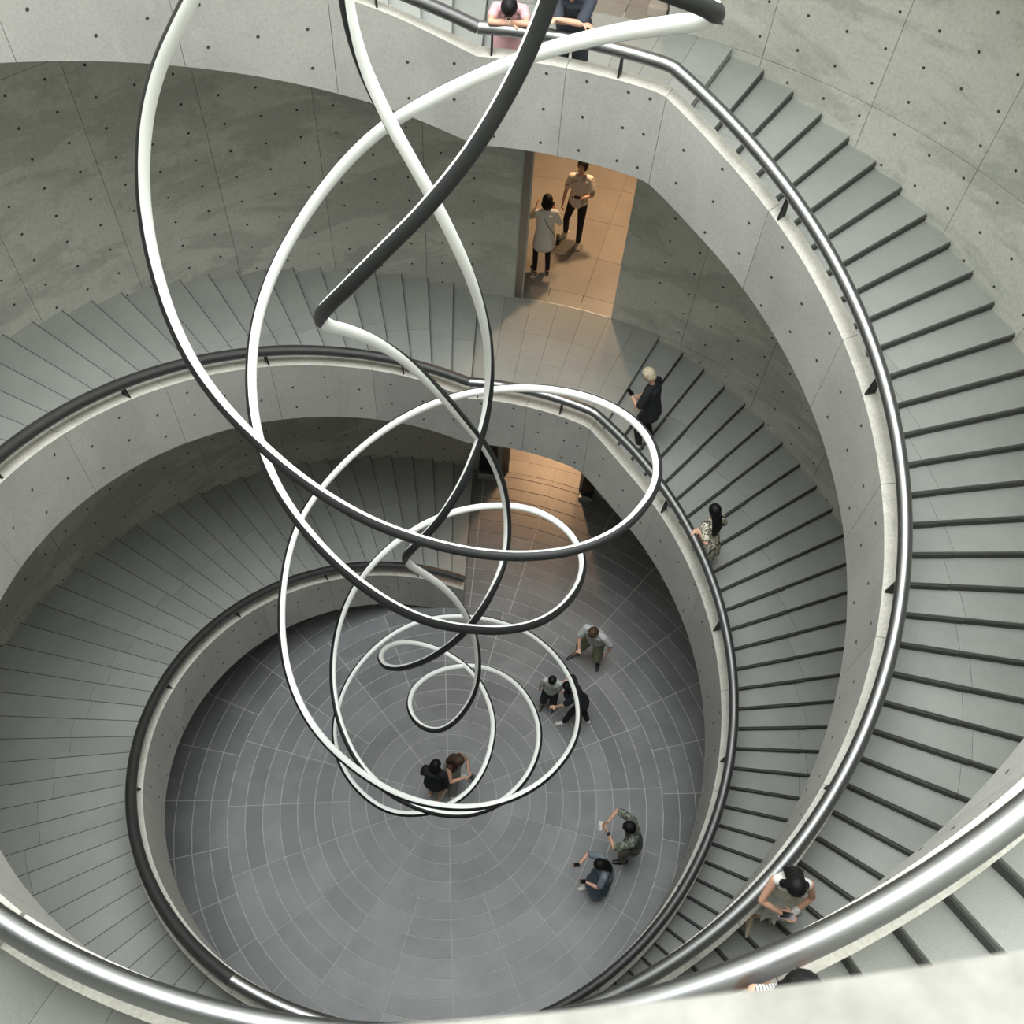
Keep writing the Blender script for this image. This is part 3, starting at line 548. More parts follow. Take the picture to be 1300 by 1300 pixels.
class Person:
    def __init__(s, label, x, y, z, face, h=1.66, lean=0, side=0, yaw=0, headp=0, heady=0, feet=None, hands=None, w=1.0, skin_='fair', hip=None, crouch=0, shoulders=1.0):
        s.s = h / 1.68; k = s.s; s.k = k; s.w = w
        s.root = tag(empty('person', (x, y, z)), label, 'person')
        s.o = vec(x, y, z); fa = rad(face); s.F = vec(math.cos(fa), math.sin(fa), 0); s.L = vec(-math.sin(fa), math.cos(fa), 0); s.Z = vec(0, 0, 1)
        s.skin = skin(skin_)
        P = lambda f, l, u: s.o + (s.F * f + s.L * l) * k + s.Z * u * k
        s.P = P
        hz = .90 - crouch; hp = hip or (0, 0)
        s.pelvis = P(hp[0], hp[1], hz)
        ln, sd, yw = rad(lean), rad(side), rad(yaw)
        up = nrm(s.Z * math.cos(ln) + s.F * math.sin(ln) + s.L * math.sin(sd)); s.up = up
        fw = nrm(s.F * math.cos(yw) + s.L * math.sin(yw)); fw = nrm(fw - np.dot(fw, up) * up); s.tf = fw; s.tl = np.cross(up, fw)
        s.waist = s.pelvis + up * .16 * k; s.chest = s.pelvis + up * .36 * k; s.neck = s.pelvis + up * .53 * k
        hw = .165 * k * w * shoulders
        s.sh = {1: s.neck - up * .055 * k + s.tl * hw, -1: s.neck - up * .055 * k - s.tl * hw}
        hp_, hy = rad(headp), rad(heady)
        hf = nrm(fw * math.cos(hy) + s.tl * math.sin(hy)); hu = nrm(up * math.cos(hp_) * 1.0 + hf * math.sin(hp_)); hu = nrm(hu * .8 + s.Z * .2) if abs(headp) < 40 else hu
        hf = nrm(hf - np.dot(hf, hu) * hu); s.hu, s.hf, s.hl = hu, hf, np.cross(hu, hf)
        s.hb = s.neck + nrm(up * .6 + hu * .4) * .075 * k
        s.head = s.hb + hu * .105 * k + hf * .018 * k
        s.ft = {}; s.kn = {}; s.hipj = {}
        feet = feet or [(0.04, .10, 0, 8), (-.03, -.10, 0, -8)]
        for sgn, (f, l, u, toe) in zip((1, -1), feet):
            an = P(f, l, u + .075); hj = s.pelvis + s.tl * sgn * .085 * k - s.Z * .02
            t = rad(toe); td = nrm(s.F * math.cos(t) + s.L * math.sin(t))
            kn, an2 = ik(hj, an, .425 * k, .415 * k, td + s.F * .3); s.ft[sgn] = (an2, td); s.kn[sgn] = kn; s.hipj[sgn] = hj
        s.el = {}; s.wr = {}; s.hd = {}
        hands = hands or [(.02, .25, .80), (.02, -.25, .80)]
        for sgn, hnd in zip((1, -1), hands):
            f, l, u = hnd[:3]; tgt = P(f, l, u); pole = (hnd[3] if len(hnd) > 3 else None)
            pv = -s.Z * .8 + s.L * sgn * .5 - s.F * .4 if pole is None else s.F * pole[0] + s.L * pole[1] + s.Z * pole[2]
            e, wv = ik(s.sh[sgn], tgt, .285 * k, .25 * k, pv); s.el[sgn] = e; s.wr[sgn] = wv
            s.hd[sgn] = hnd[4] if len(hnd) > 4 else None
    # -------- the body as one continuous surface
    def body(s, voxel=.0085, curl=.5, sleeves=None, legs=True, face=True):
        k, w = s.k, s.w; up = s.up; pr = []
        pr.append(limb([s.pelvis - up * .05 * k, s.pelvis + up * .03 * k, s.waist, s.chest, s.chest + up * .09 * k, s.neck - up * .045 * k],
                       [(.14 * k * w, .09 * k), (.155 * k * w, .10 * k), (.118 * k * w, .08 * k), (.142 * k * w, .095 * k), (.15 * k * w, .085 * k), (.11 * k * w, .06 * k)], 14, s.tf))
        pr.append(limb([s.sh[-1], s.neck - up * .035 * k, s.sh[1]], [.046 * k, .05 * k, .046 * k], 10))
        pr.append(limb([s.neck - up * .05 * k, s.hb + s.hf * .005, s.hb + s.hu * .05 * k], [.055 * k, .048 * k, .046 * k], 10))
        H_ = s.head; ax = [s.hl, s.hf, s.hu]
        pr.append(ball(H_, (.074 * k, .092 * k, .105 * k), ax, 16))
        pr.append(ball(H_ + s.hf * .022 * k - s.hu * .055 * k, (.056 * k, .066 * k, .066 * k), ax, 12))
        pr.append(limb([H_ + s.hf * .088 * k + s.hu * .005 * k, H_ + s.hf * .104 * k - s.hu * .025 * k], [.007 * k, .013 * k], 7))
        for g in (1, -1): pr.append(ball(H_ + s.hl * g * .076 * k - s.hf * .006 * k - s.hu * .012 * k, (.011 * k, .018 * k, .028 * k), ax, 8))
        for g in (1, -1):
            sh, el, wr = s.sh[g], s.el[g], s.wr[g]
            pr.append(limb([sh, (sh + el) / 2, el], [.046 * k, .040 * k, .033 * k], 10)); pr.append(limb([el, el * .7 + wr * .3, wr], [.033 * k, .035 * k, .023 * k], 10))
            d = nrm(wr - el); hd = s.hd[g]
            if hd is None: dv, pn, cu = d, -s.tl * g if abs(np.dot(s.tl, d)) < .8 else -s.Z, curl
            else:
                dv = s.F * hd[0][0] + s.L * hd[0][1] + s.Z * hd[0][2]; pn = s.F * hd[1][0] + s.L * hd[1][1] + s.Z * hd[1][2]; cu = hd[2]
            s.hd[g] = (wr, nrm(dv), nrm(pn)); pr += hand(wr, dv, pn, k, g, cu)
        if legs:
            for g in (1, -1):
                an, td = s.ft[g]; kn = s.kn[g]; hj = s.hipj[g]
                pr.append(limb([hj, (hj + kn) / 2, kn], [.083 * k, .068 * k, .050 * k], 12)); pr.append(limb([kn, kn * .65 + an * .35, an], [.050 * k, .051 * k, .032 * k], 12))
                pr.append(limb([an - td * .03 * k - s.Z * .03 * k, an + td * .06 * k - s.Z * .045 * k, an + td * .13 * k - s.Z * .055 * k], [(.03 * k, .035 * k), (.038 * k, .026 * k), (.036 * k, .016 * k)], 10, s.Z))
        o = fuse('body', pr, voxel * max(k, .8), s.skin, s.root)
        if face:
            for g in (1, -1):
                c = H_ + s.hf * .083 * k + s.hl * g * .031 * k + s.hu * .008 * k
                part('eye', ball(c, (.014 * k, .008 * k, .006 * k), ax, 8), M_('eye_dark'), s.root, True)
                part('eyebrow', limb([c + s.hu * .021 * k - s.hl * .014 * k + s.hf * .002, c + s.hu * .024 * k + s.hl * .014 * k], [.004 * k, .003 * k], 6), M_('hair_black'), s.root, True)
            c = H_ + s.hf * .083 * k - s.hu * .062 * k
            part('mouth', limb([c - s.hl * .02 * k, c + s.hf * .006 * k, c + s.hl * .02 * k], [.0045 * k, .007 * k, .0045 * k], 6), M_('lip'), s.root, True)
        return o
    def top(s, mat, sleeve=.5, length=-.02, loose=1.10, name='shirt', voxel=.011, hem=None, flare=0):
        """sleeve: 0 none .. 1 elbow .. 2 wrist; length: hem height above the pelvis joint"""
        k, w = s.k * loose, s.w; K = s.k; up = s.up; pr = []
        b = s.pelvis + up * length * K; dn = nrm(s.pelvis - s.waist)
        pts = [b, (b + s.waist) / 2, s.waist + up * .03 * K, s.chest, s.chest + up * .09 * K, s.neck - up * .05 * K]
        rd = [(.165 * k * w * (1 + flare), .115 * k * (1 + flare)), (.155 * k * w * (1 + flare * .6), .108 * k * (1 + flare * .6)), (.135 * k * w, .098 * k), (.150 * k * w, .103 * k), (.158 * k * w, .094 * k), (.115 * k * w, .066 * k)]
        pr.append(limb(pts, rd, 16, s.tf))
        if sleeve > 0 or sleeve == 0:
            pr.append(limb([s.sh[-1] * .85 + s.neck * .15, s.neck - up * .045 * K, s.sh[1] * .85 + s.neck * .15], [.052 * k, .052 * k, .052 * k], 10))
        if sleeve > 0:
            for g in (1, -1):
                sh, el, wr = s.sh[g], s.el[g], s.wr[g]
                e = sh + (el - sh) * min(sleeve, 1) * .98
                pr.append(limb([sh, (sh + e) / 2, e], [.056 * k, .056 * k, .055 * k if sleeve < 1 else .045 * k], 12))
                if sleeve > 1: pr.append(limb([el, el + (wr - el) * (sleeve - 1) * .95], [.044 * k, .034 * k], 10))
        return fuse(name, pr, voxel, mat, s.root)
    def legs(s, mat, length=1.0, loose=1.1, name='trousers', voxel=.011):
        K = s.k; k = K * loose; pr = [limb([s.pelvis - s.up * .06 * K, s.pelvis + s.up * .05 * K, s.pelvis + s.up * .11 * K], [(.150 * k * s.w, .10 * k), (.158 * k * s.w, .105 * k), (.125 * k * s.w, .09 * k)], 14, s.tf)]
        for g in (1, -1):
            an, td = s.ft[g]; kn = s.kn[g]; hj = s.hipj[g]
            if length <= .55:
                e = hj + (kn - hj) * (length / .5); pr.append(limb([hj, (hj + e) / 2, e], [.092 * k, .082 * k, .078 * k], 12))
            else:
                e = kn + (an - kn) * min((length - .5) / .5, .97)
                pr.append(limb([hj, (hj + kn) / 2, kn], [.090 * k, .074 * k, .056 * k], 12)); pr.append(limb([kn, (kn + e) / 2, e], [.056 * k, .054 * k, .045 * k * (loose ** .5)], 12))
        return fuse(name, pr, voxel, mat, s.root)
    def skirt(s, mat, z0, z1, r0, r1, name='skirt', ruffle=0, seed=0, n=48, rows=10):
        """z0: top, z1: hem, heights in the body frame below/above the pelvis joint"""
        K = s.k; rnd = random.Random(seed); V = []; F = []
        ph = [rnd.uniform(0, 6.28) for _ in range(4)]
        for i in range(rows + 1):
            t = i / rows; z = z0 + (z1 - z0) * t; c = s.pelvis + (s.up * min(z, .1) + s.Z * 0) * K if z > 0 else s.pelvis + s.Z * z * K + (s.kn[1] + s.kn[-1] - 2 * s.pelvis + vec(0, 0, 0)) * .5 * vec(1, 1, 0) * min(-z / .45, 1.3) * .8
            r = (r0 + (r1 - r0) * t ** .8) * K
            for j in range(n):
                b = 2 * math.pi * j / n
                q = 1 + .06 * t * math.sin(5 * b + ph[0]) + .035 * t * math.sin(9 * b + ph[1] + t * 2) + ruffle * (t * t) * math.sin(17 * b + ph[2] + 6 * t) + ruffle * .7 * rnd.uniform(-1, 1) * t
                V.append(c + s.tl * math.cos(b) * r * 1.12 * q + s.tf * math.sin(b) * r * .92 * q + s.Z * ruffle * .15 * rnd.uniform(-1, 1) * t * K)
        for i in range(rows):
            for j in range(n):
                q = (j + 1) % n; F.append((i * n + j, (i + 1) * n + j, (i + 1) * n + q, i * n + q))
        F.append(tuple(range(n)))
        V2 = [v - (v - (s.pelvis + (v - s.pelvis) * vec(0, 0, 1))) * .03 for v in V]
        m = len(V); F2 = [tuple(x + m for x in f[::-1]) for f in F]
        rim = [(rows * n + j, rows * n + (j + 1) % n, m + rows * n + (j + 1) % n, m + rows * n + j) for j in range(n)]
        return part(name, (V + V2, F + F2 + rim), mat, s.root, True)
    def shoes(s, mat, sole=None, point=0, low=False):
        K = s.k
        for g in (1, -1):
            an, td = s.ft[g]; gz = an - s.Z * .075 * K
            l = .165 + point
            pr = [limb([gz - td * .055 * K + s.Z * .035 * K, gz + td * .06 * K + s.Z * .034 * K, gz + td * l * K + s.Z * .024 * K], [(.037 * K, .032 * K), (.044 * K, .032 * K), ((.034 if not point else .012) * K, .020 * K)], 12, s.Z)]
            if not low: pr.append(limb([gz + s.Z * .04 * K - td * .01 * K, gz + s.Z * .085 * K - td * .01 * K], [.040 * K, .040 * K], 10))
            sh = fuse('shoe', pr, .007, mat, s.root)
            if sole is not None:
                so = fuse('sole', [limb([gz - td * .055 * K + s.Z * .008 * K, gz + td * .06 * K + s.Z * .008 * K, gz + td * (l + .005) * K + s.Z * .008 * K], [(.043 * K, .012 * K), (.050 * K, .012 * K), (.040 * K, .012 * K)], 12, s.Z)], .007, sole, sh)
    def hair(s, mat, style='short', length=0, voxel=.009, name='hair', back=None):
        K = s.k; H_ = s.head; ax = [s.hl, s.hf, s.hu]; pr = []
        pr.append(ball(H_ - s.hf * .014 * K + s.hu * .024 * K, (.097 * K, .105 * K, .110 * K), ax, 16))
        if style in ('short', 'bob', 'long', 'wavy', 'tied', 'pony'):
            pr.append(ball(H_ - s.hf * .03 * K - s.hu * .02 * K, (.093 * K, .090 * K, .095 * K), ax, 12))
        if style == 'bob':
            pr.append(ball(H_ - s.hf * .025 * K - s.hu * .055 * K, (.115 * K, .105 * K, .105 * K), ax, 12))
        if style in ('long', 'wavy'):
            bk = -s.tf if back is None else np.array(back)
            a = H_ - s.hf * .045 * K; b = s.neck + bk * .085 * K + s.up * .03 * K; c = b - s.up * length * .5 * K + bk * .03 * K; d = b - s.up * length * K + bk * .01 * K
            pr.append(limb([a, b, c, d], [(.085 * K, .06 * K), (.095 * K, .045 * K), (.09 * K, .035 * K), (.055 * K, .022 * K)], 14, bk))
            if style == 'wavy':
                for g in (1, -1):
                    q = H_ + s.hl * g * .07 * K
                    pr.append(limb([q, q - s.hu * .09 * K + s.hl * g * .03 * K, q - s.hu * .17 * K + s.hl * g * .012 * K + s.hf * .03 * K, q - s.hu * .25 * K + s.hl * g * .035 * K + s.hf * .015 * K], [.036 * K, .042 * K, .034 * K, .018 * K], 10))
        if style == 'tied': pr.append(ball(H_ - s.hf * .105 * K + s.hu * .0 * K, (.03 * K, .032 * K, .03 * K), ax, 10))
        if style == 'pony':
            q = H_ - s.hf * .08 * K + s.hu * .075 * K
            for i in range(5):
                dd = nrm(-s.hf * .6 + s.hl * (i - 2) * .35 + s.hu * (.35 if i % 2 else -.2)); pr.append(limb([q, q + dd * .06 * K, q + dd * .12 * K - s.hu * .03 * K], [.03 * K, .026 * K, .01 * K], 8))
        o = fuse(name, pr, voxel, mat, s.root, 1)
        # clear the face
        n_ = s.hf; c = H_ + s.hf * .052 * K; me = o.data; v = np.empty(len(me.vertices) * 3); me.vertices.foreach_get('co', v); v = v.reshape(-1, 3)
        rel = v - c; f = rel @ n_; u = (v - H_) @ s.hu; l = (v - H_) @ s.hl
        lim = np.where(u < .052 * K, -.004, .2) ; sel = (f > lim) & (np.abs(l) < (.066 if style != 'wavy' else .058) * K) & (u < .052 * K) & (u > -.16 * K)
        v[sel] -= np.outer(f[sel] - lim[sel] * 0 + .012, n_); me.vertices.foreach_set('co', v.ravel()); me.update()
        return o
_mc = {}
def M_(k):
    cols = {'eye_dark': ((.02, .015, .012), .2), 'hair_black': ((.012, .011, .011), .45), 'lip': ((.45, .16, .14), .5), 'white_cloth': ((.72, .71, .68), .85), 'cream_cloth': ((.66, .60, .50), .85), 'black_cloth': ((.012, .013, .016), .9),
            'pink_cloth': ((.66, .40, .43), .9), 'navy_cloth': ((.045, .052, .07), .9), 'khaki': ((.27, .23, .17), .9), 'olive': ((.17, .17, .11), .9), 'sage': ((.30, .30, .25), .9), 'pale_tee': ((.50, .53, .50), .9), 'denim': ((.10, .13, .17), .9),
            'white_shoe': ((.68, .66, .62), .6), 'cream_shoe': ((.68, .58, .46), .6), 'black_shoe': ((.015, .015, .015), .5), 'phone_black': ((.01, .01, .012), .15), 'phone_white': ((.75, .74, .72), .3), 'trim_black': ((.02, .02, .022), .8), 'grey_top': ((.20, .23, .27), .9), 'brown_cloth': ((.13, .09, .07), .9), 'tan_bag': ((.5, .45, .38), .7), 'rust': ((.35, .10, .06), .7), 'gold': ((.55, .42, .22), .4), 'dark_shorts': ((.035, .04, .045), .9), 'denim_skirt': ((.09, .12, .15), .9)}
    if k not in _mc: c, r = cols[k]; _mc[k] = plain(k, c, r)
    return _mc[k]
HB = hair_mat('black_hair', (.003, .003, .003), (.010, .009, .010)); HBr = hair_mat('brown_hair', (.03, .018, .010), (.13, .085, .05)); HBl = hair_mat('blond_hair', (.45, .36, .24), (.85, .76, .60))
def slab(name, c, x, y, sx, sy, sz, mat, label=None, cat=None, parent=None, group=None, lens=None, back=None):
    """a flat device: x, y span its face"""
    x = nrm(np.array(x, float)); y = np.array(y, float); y = nrm(y - np.dot(x, y) * x); z = np.cross(x, y); c = np.array(c, float)
    bm = bmesh.new(); bmesh.ops.create_cube(bm, size=1)
    for v in bm.verts: v.co = Vector((v.co.x * sx, v.co.y * sy, v.co.z * sz))
    bmesh.ops.bevel(bm, geom=bm.edges[:], offset=min(sz * .35, .003), segments=2, affect='EDGES')
    me = bpy.data.meshes.new(name); bm.to_mesh(me); bm.free(); me.materials.append(mat)
    M4 = Matrix(((x[0], y[0], z[0], c[0]), (x[1], y[1], z[1], c[1]), (x[2], y[2], z[2], c[2]), (0, 0, 0, 1)))
    if parent is None:
        t = tag(empty(name, tuple(c)), label, cat, group); t.rotation_euler = M4.to_3x3().to_euler()
        o = bpy.data.objects.new('case', me); COL.objects.link(o); o.parent = t; root = t
        s2 = bpy.data.meshes.new('screen'); v, f = boxv(0, 0, sz / 2 + .0004, sx * .88, sy * .92, .0012); s2.from_pydata(v, [], f); s2.materials.append(M_('phone_black')); o = bpy.data.objects.new('screen', s2); COL.objects.link(o); o.parent = t
        v, f = boxv(sx * .22, sy * .32, -sz / 2 - .001, sx * .34, sy * .2, .003); s3 = bpy.data.meshes.new('camera_lens'); s3.from_pydata(v, [], f); s3.materials.append(M_('trim_black')); o = bpy.data.objects.new('camera_lens', s3); COL.objects.link(o); o.parent = t
        return root
def phone_in(p, g, label, mat, wide=.075, tall=.15, off=.06, up=None, nrm_=None):
    wr, d, n = p.hd[g]
    c = wr + d * off * p.k * 1.1 + n * .022 * p.k
    up = nrm(d) if up is None else np.array(up, float); nn = n if nrm_ is None else np.array(nrm_, float)
    y = up; x = np.cross(y, nn); return slab('phone', c, x, y, wide, tall, .009, mat, label, 'phone')
# people: x, y in modules converted here, z = ground they stand on
def PP(label, x, y, z, face, **k): return Person(label, x * U, y * U, z * U, face, **k)
FWD, DN = (1, 0, 0), (0, 0, -1)

# 1 woman in the doorway, facing the shaft
p = PP('woman in cream ringer tee and black trousers standing in the warm doorway, facing out', 4.45, 29.75, H, 262, h=1.70, lean=2, headp=-6, heady=-22, w=.96,
       feet=[(.10, .10, 0, 10), (-.12, -.17, 0, -35)], hands=[(.24, .04, 1.10, (-.3, 1, -.8), ((.2, -.9, .2), (0, 0, 1), .6)), (.10, -.27, .80, (-.5, -.6, 0), None)])
p.body(); p.top(spotted('printed_tee', (.66, .60, .52), (.28, .22, .16), 9, .60), sleeve=.75, loose=1.16, length=-.03, name='tee'); p.legs(M_('black_cloth'), 1, 1.04); p.hair(HB, 'tied'); p.shoes(M_('cream_shoe'), M_('white_shoe'), low=True)
part('collar', limb([p.neck - p.up * .035 + p.tl * .065, p.neck - p.up * .06 + p.tf * .055, p.neck - p.up * .035 - p.tl * .065], [.008, .009, .008], 6), M_('trim_black'), p.root, True)
phone_in(p, 1, 'black phone held by the woman facing out of the doorway', M_('phone_black'), up=-p.tl, nrm_=(0, 0, -1))

# 2 woman in long white shirt, seen from behind
p = PP('woman in long white shirt and black leggings seen from behind in the doorway', 2.62, 26.6, H, 98, h=1.60, lean=2, headp=8, w=.95,
       feet=[(0, .12, 0, 12), (0, -.12, 0, -4)], hands=[(.16, .16, 1.40, (.1, .35, -1), ((0, .1, 1), (-.2, -1, 0), .5)), (.24, -.17, 1.27, (-.1, -.45, -1), ((.5, .3, .6), (-.3, .6, .2), .6))])
p.body(); p.top(M_('white_cloth'), sleeve=1.75, loose=1.24, length=-.22, name='long_shirt', flare=.10); p.legs(M_('black_cloth'), 1, .98, name='leggings'); p.hair(HB, 'bob'); p.shoes(M_('black_shoe'), M_('white_shoe'), low=True)
phone_in(p, -1, 'black phone at the shoulder of the woman in the long white shirt', M_('phone_black'), up=(0, 0, 1), nrm_=(0, 1, 0))
t = tag(empty('shoulder_bag', tuple(p.P(-.02, -.24, .78))), 'small black shoulder bag at the hip of the woman in white shirt', 'bag')
part('pouch', boxv(*p.P(-.02, -.25, .80), .06, .16, .12), M_('black_cloth'), t)
a, b, c = p.neck + p.tl * .07 - p.up * .02 - p.tf * .02, p.chest - p.tf * .135 - p.up * .02, p.P(-.04, -.235, .86)
part('strap', limb([a, a * .5 + b * .5 - p.tf * .04, b, b * .5 + c * .5 - p.tf * .03, c], [.006] * 5, 6), M_('black_cloth'), t)

# 3 woman in pink leaning on the upper rail
p = PP('woman in pink resting her folded arms and bowed head on the upper rail', .50, 17.45, 2 * H, 270, h=1.58, lean=42, headp=38, w=.95, hip=(-.02, 0),
       feet=[(-.08, .10, 0, 6), (-.10, -.10, 0, -6)], hands=[(.50, -.02, 1.215, (.5, 1, .1), ((.1, -1, 0), (0, 0, -1), .15)), (.52, .04, 1.20, (.5, -1, .1), ((.1, 1, 0), (0, 0, -1), .3))])
p.body(); p.top(M_('pink_cloth'), sleeve=.55, loose=1.12, length=-.05, name='tee'); p.skirt(M_('pink_cloth'), .06, -.62, .135, .24); p.hair(HB, 'tied'); p.shoes(M_('white_shoe'), low=True)
t = tag(empty('wristwatch', tuple(p.wr[1])), 'black square wristwatch on the wrist of the woman in pink', 'watch')
d = nrm(p.wr[1] - p.el[1]); part('band', limb([p.wr[1] - d * .035, p.wr[1] - d * .012], [.030, .029], 12), M_('white_cloth'), t, True); q = p.wr[1] - d * .024 + vec(0, 0, .030); part('face', boxv(*q, .034, .036, .012), M_('phone_black'), t)

# 4 man in navy tee beside her
p = PP('man in navy tee with a dark strap leaning crossed arms on the upper rail', 2.85, 17.25, 2 * H, 262, h=1.74, lean=30, headp=28, w=1.08, hip=(-.02, 0),
       feet=[(-.05, .12, 0, 8), (-.10, -.12, 0, -8)], hands=[(.50, -.12, 1.215, (.3, 1, -.3), ((.3, -1, -.1), (0, 0, -1), .4)), (.46, .14, 1.205, (.3, -1, -.3), ((.2, 1, -.2), (0, 0, -1), .4))])
p.body(); p.top(M_('navy_cloth'), sleeve=.85, loose=1.16, length=-.04, name='tee'); p.legs(M_('dark_shorts'), .45, 1.15, name='shorts'); p.hair(HB, 'short'); p.shoes(M_('black_shoe'), M_('white_shoe'))
t = tag(empty('sling_strap', tuple(p.chest)), 'black sling strap crossing the chest of the man in navy', 'strap')
part('webbing', limb([p.neck - p.tl * .08 - p.up * .01, p.neck - p.tl * .06 - p.up * .07 + p.tf * .085, p.chest + p.tf * .125, p.waist + p.tl * .10 + p.tf * .105], [(.022, .006)] * 4, 8, p.tf), M_('trim_black'), t)

# 5 blond visitor on the right flight
p = PP('blond visitor in black tee and trousers reading a phone on the right stair flight', 8.95, 15.15, H - 3 * H / NS, 150, h=1.68, lean=10, headp=30, heady=8, w=1.02,
       feet=[(.02, .10, 0, 6), (-.10, -.08, 0, -8)], hands=[(.32, .17, 1.16, (-.2, .7, -1), ((.6, .2, .7), (-.6, -.3, .5), .6)), (.25, -.06, 1.0, (-.3, -1, -.6), None)])
p.body(); p.top(M_('black_cloth'), sleeve=.8, loose=1.2, length=-.10, name='tee'); p.legs(M_('black_cloth'), 1, 1.12); p.hair(HBl, 'short'); p.shoes(M_('black_shoe'), M_('white_shoe'))
phone_in(p, 1, 'phone held by the blond visitor on the stairs', M_('phone_black'), nrm_=-p.F * .7 + p.Z * .7)

# 6 woman in dotted dress holding the rail
p = PP('long black-haired woman in cream and black print dress, hand on the right rail', 12.22, 9.0, 13.75, 122, h=1.60, lean=8, headp=6, w=.94,
       feet=[(.02, .11, 0, 4), (-.06, -.06, 0, -4)], hands=[(.08, .25, 1.295, (-.5, .5, -.6), ((-.1, 1, -.02), (0, -.1, -1), .3)), (.18, -.14, .95, (-.5, -1, -.4), None)])
dm = spotted('print_dress', (.66, .62, .50), (.035, .035, .03), 24, .52, .02)
p.body(); p.top(dm, sleeve=.75, loose=1.18, length=.06, name='bodice'); p.skirt(dm, .08, -.46, .135, .30, ruffle=.05, seed=3); p.hair(HB, 'long', length=.34); p.shoes(plain('rose_shoe', (.55, .33, .26), .6), low=True)

# 7 man in pale grey tee on the floor
p = PP('man in pale grey tee and olive shorts standing apart on the ring floor', 8.15, 9.75, 0, 240, h=1.70, lean=14, headp=34, w=1.10,
       feet=[(-.02, .17, 0, 22), (.12, -.30, 0, -22)], hands=[(.10, .32, .88, (-.6, 1, 0), None), (.36, -.14, .93, (-.4, -1, -.3), ((.8, .5, -.1), (0, .3, -1), .9))])
p.body(); p.top(spotted('marled_tee', (.60, .60, .60), (.48, .49, .50), 30, .5, .1), sleeve=.9, loose=1.2, length=-.06, name='tee'); p.legs(M_('olive'), .52, 1.25, name='shorts'); p.hair(HBr, 'short'); p.shoes(M_('black_shoe'), M_('white_shoe'))
slab('phone', p.wr[-1] + p.hd[-1][1] * .085, p.tl, p.F, .06, .11, .01, M_('phone_black'), 'dark phone in the fist of the man in pale grey tee', 'phone')

# 8 boy in pale tee
p = PP('boy in pale tee and black shorts wearing glasses, held by the wrist', 5.60, 6.45, 0, 262, h=1.36, lean=6, headp=20, heady=-18, w=1.0,
       feet=[(.04, .10, 0, 10), (.08, -.12, 0, -10)], hands=[(.12, .42, 1.10, (.2, .6, -1), ((.1, 1, .1), (0, 0, -1), .4)), (.02, -.26, .82, (-.3, -1, 0), None)])
p.body(); p.top(M_('pale_tee'), sleeve=.85, loose=1.24, length=-.08, name='tee'); p.legs(M_('black_cloth'), .5, 1.2, name='shorts'); p.hair(HB, 'short'); p.shoes(M_('black_shoe'), M_('white_shoe'))
t = tag(empty('eyeglasses', tuple(p.head)), 'thin eyeglasses on the boy in the pale tee', 'glasses')
for g in (1, -1):
    c = p.head + p.hf * .094 * p.k + p.hl * g * .031 * p.k + p.hu * .006; ring = []
    part('rim', join([limb([c + (p.hl * math.cos(q) * .023 + p.hu * math.sin(q) * .018) * p.k, c + (p.hl * math.cos(q + .8) * .023 + p.hu * math.sin(q + .8) * .018) * p.k], [.0022, .0022], 5) for q in np.arange(0, 6.28, .7854)]), M_('trim_black'), t)

# 9 adult in black with a spiky ponytail
p = PP('adult in black with a spiky ponytail reaching out to the boy', 7.45, 5.70, 0, 178, h=1.52, lean=24, headp=26, w=1.02,
       feet=[(.26, .16, 0, 16), (-.22, .06, 0, -30)], hands=[(.52, .20, .86, (-.4, 1, .2), ((1, .1, .1), (0, 0, -1), .7)), (.42, -.22, 1.16, (-.3, -1, -.4), ((.9, .2, .2), (0, .2, -1), .6))])
p.body(); p.top(M_('black_cloth'), sleeve=.8, loose=1.22, length=-.10, name='tee'); p.legs(M_('black_cloth'), .95, 1.2); p.hair(HB, 'pony'); p.shoes(M_('white_shoe'), M_('white_shoe'), low=True)
t = tag(empty('backpack', tuple(p.chest + p.tf * .12)), 'small black bag worn on the chest of the adult with spiky ponytail', 'bag')
fuse('pouch', [ball(p.chest + p.tf * .17 - p.up * .03, (.10, .07, .11), [p.tl, p.tf, p.up], 12)], .012, M_('black_cloth'), t)

# 10 woman in black jacket near the centre
p = PP('dark-haired woman in black jacket standing at the centre of the floor', -.80, -.05, 0, 75, h=1.56, lean=4, headp=12, heady=-15, w=1.0,
       feet=[(.02, .10, 0, 6), (-.04, -.10, 0, -14)], hands=[(.10, .20, .86, (-.6, .6, 0), None), (-.02, -.27, .78, (-.5, -1, 0), None)])
p.body(); p.top(M_('black_cloth'), sleeve=1.9, loose=1.28, length=-.12, name='jacket'); p.legs(M_('brown_cloth'), .48, 1.15, name='shorts'); p.hair(HB, 'bob'); p.shoes(M_('cream_shoe'), low=True)
fuse('hood', [ball(p.neck - p.tf * .09 + p.tl * .05 - p.up * .02, (.12, .06, .07), [p.tl, p.tf, p.up], 12)], .012, M_('black_cloth'), p.root)

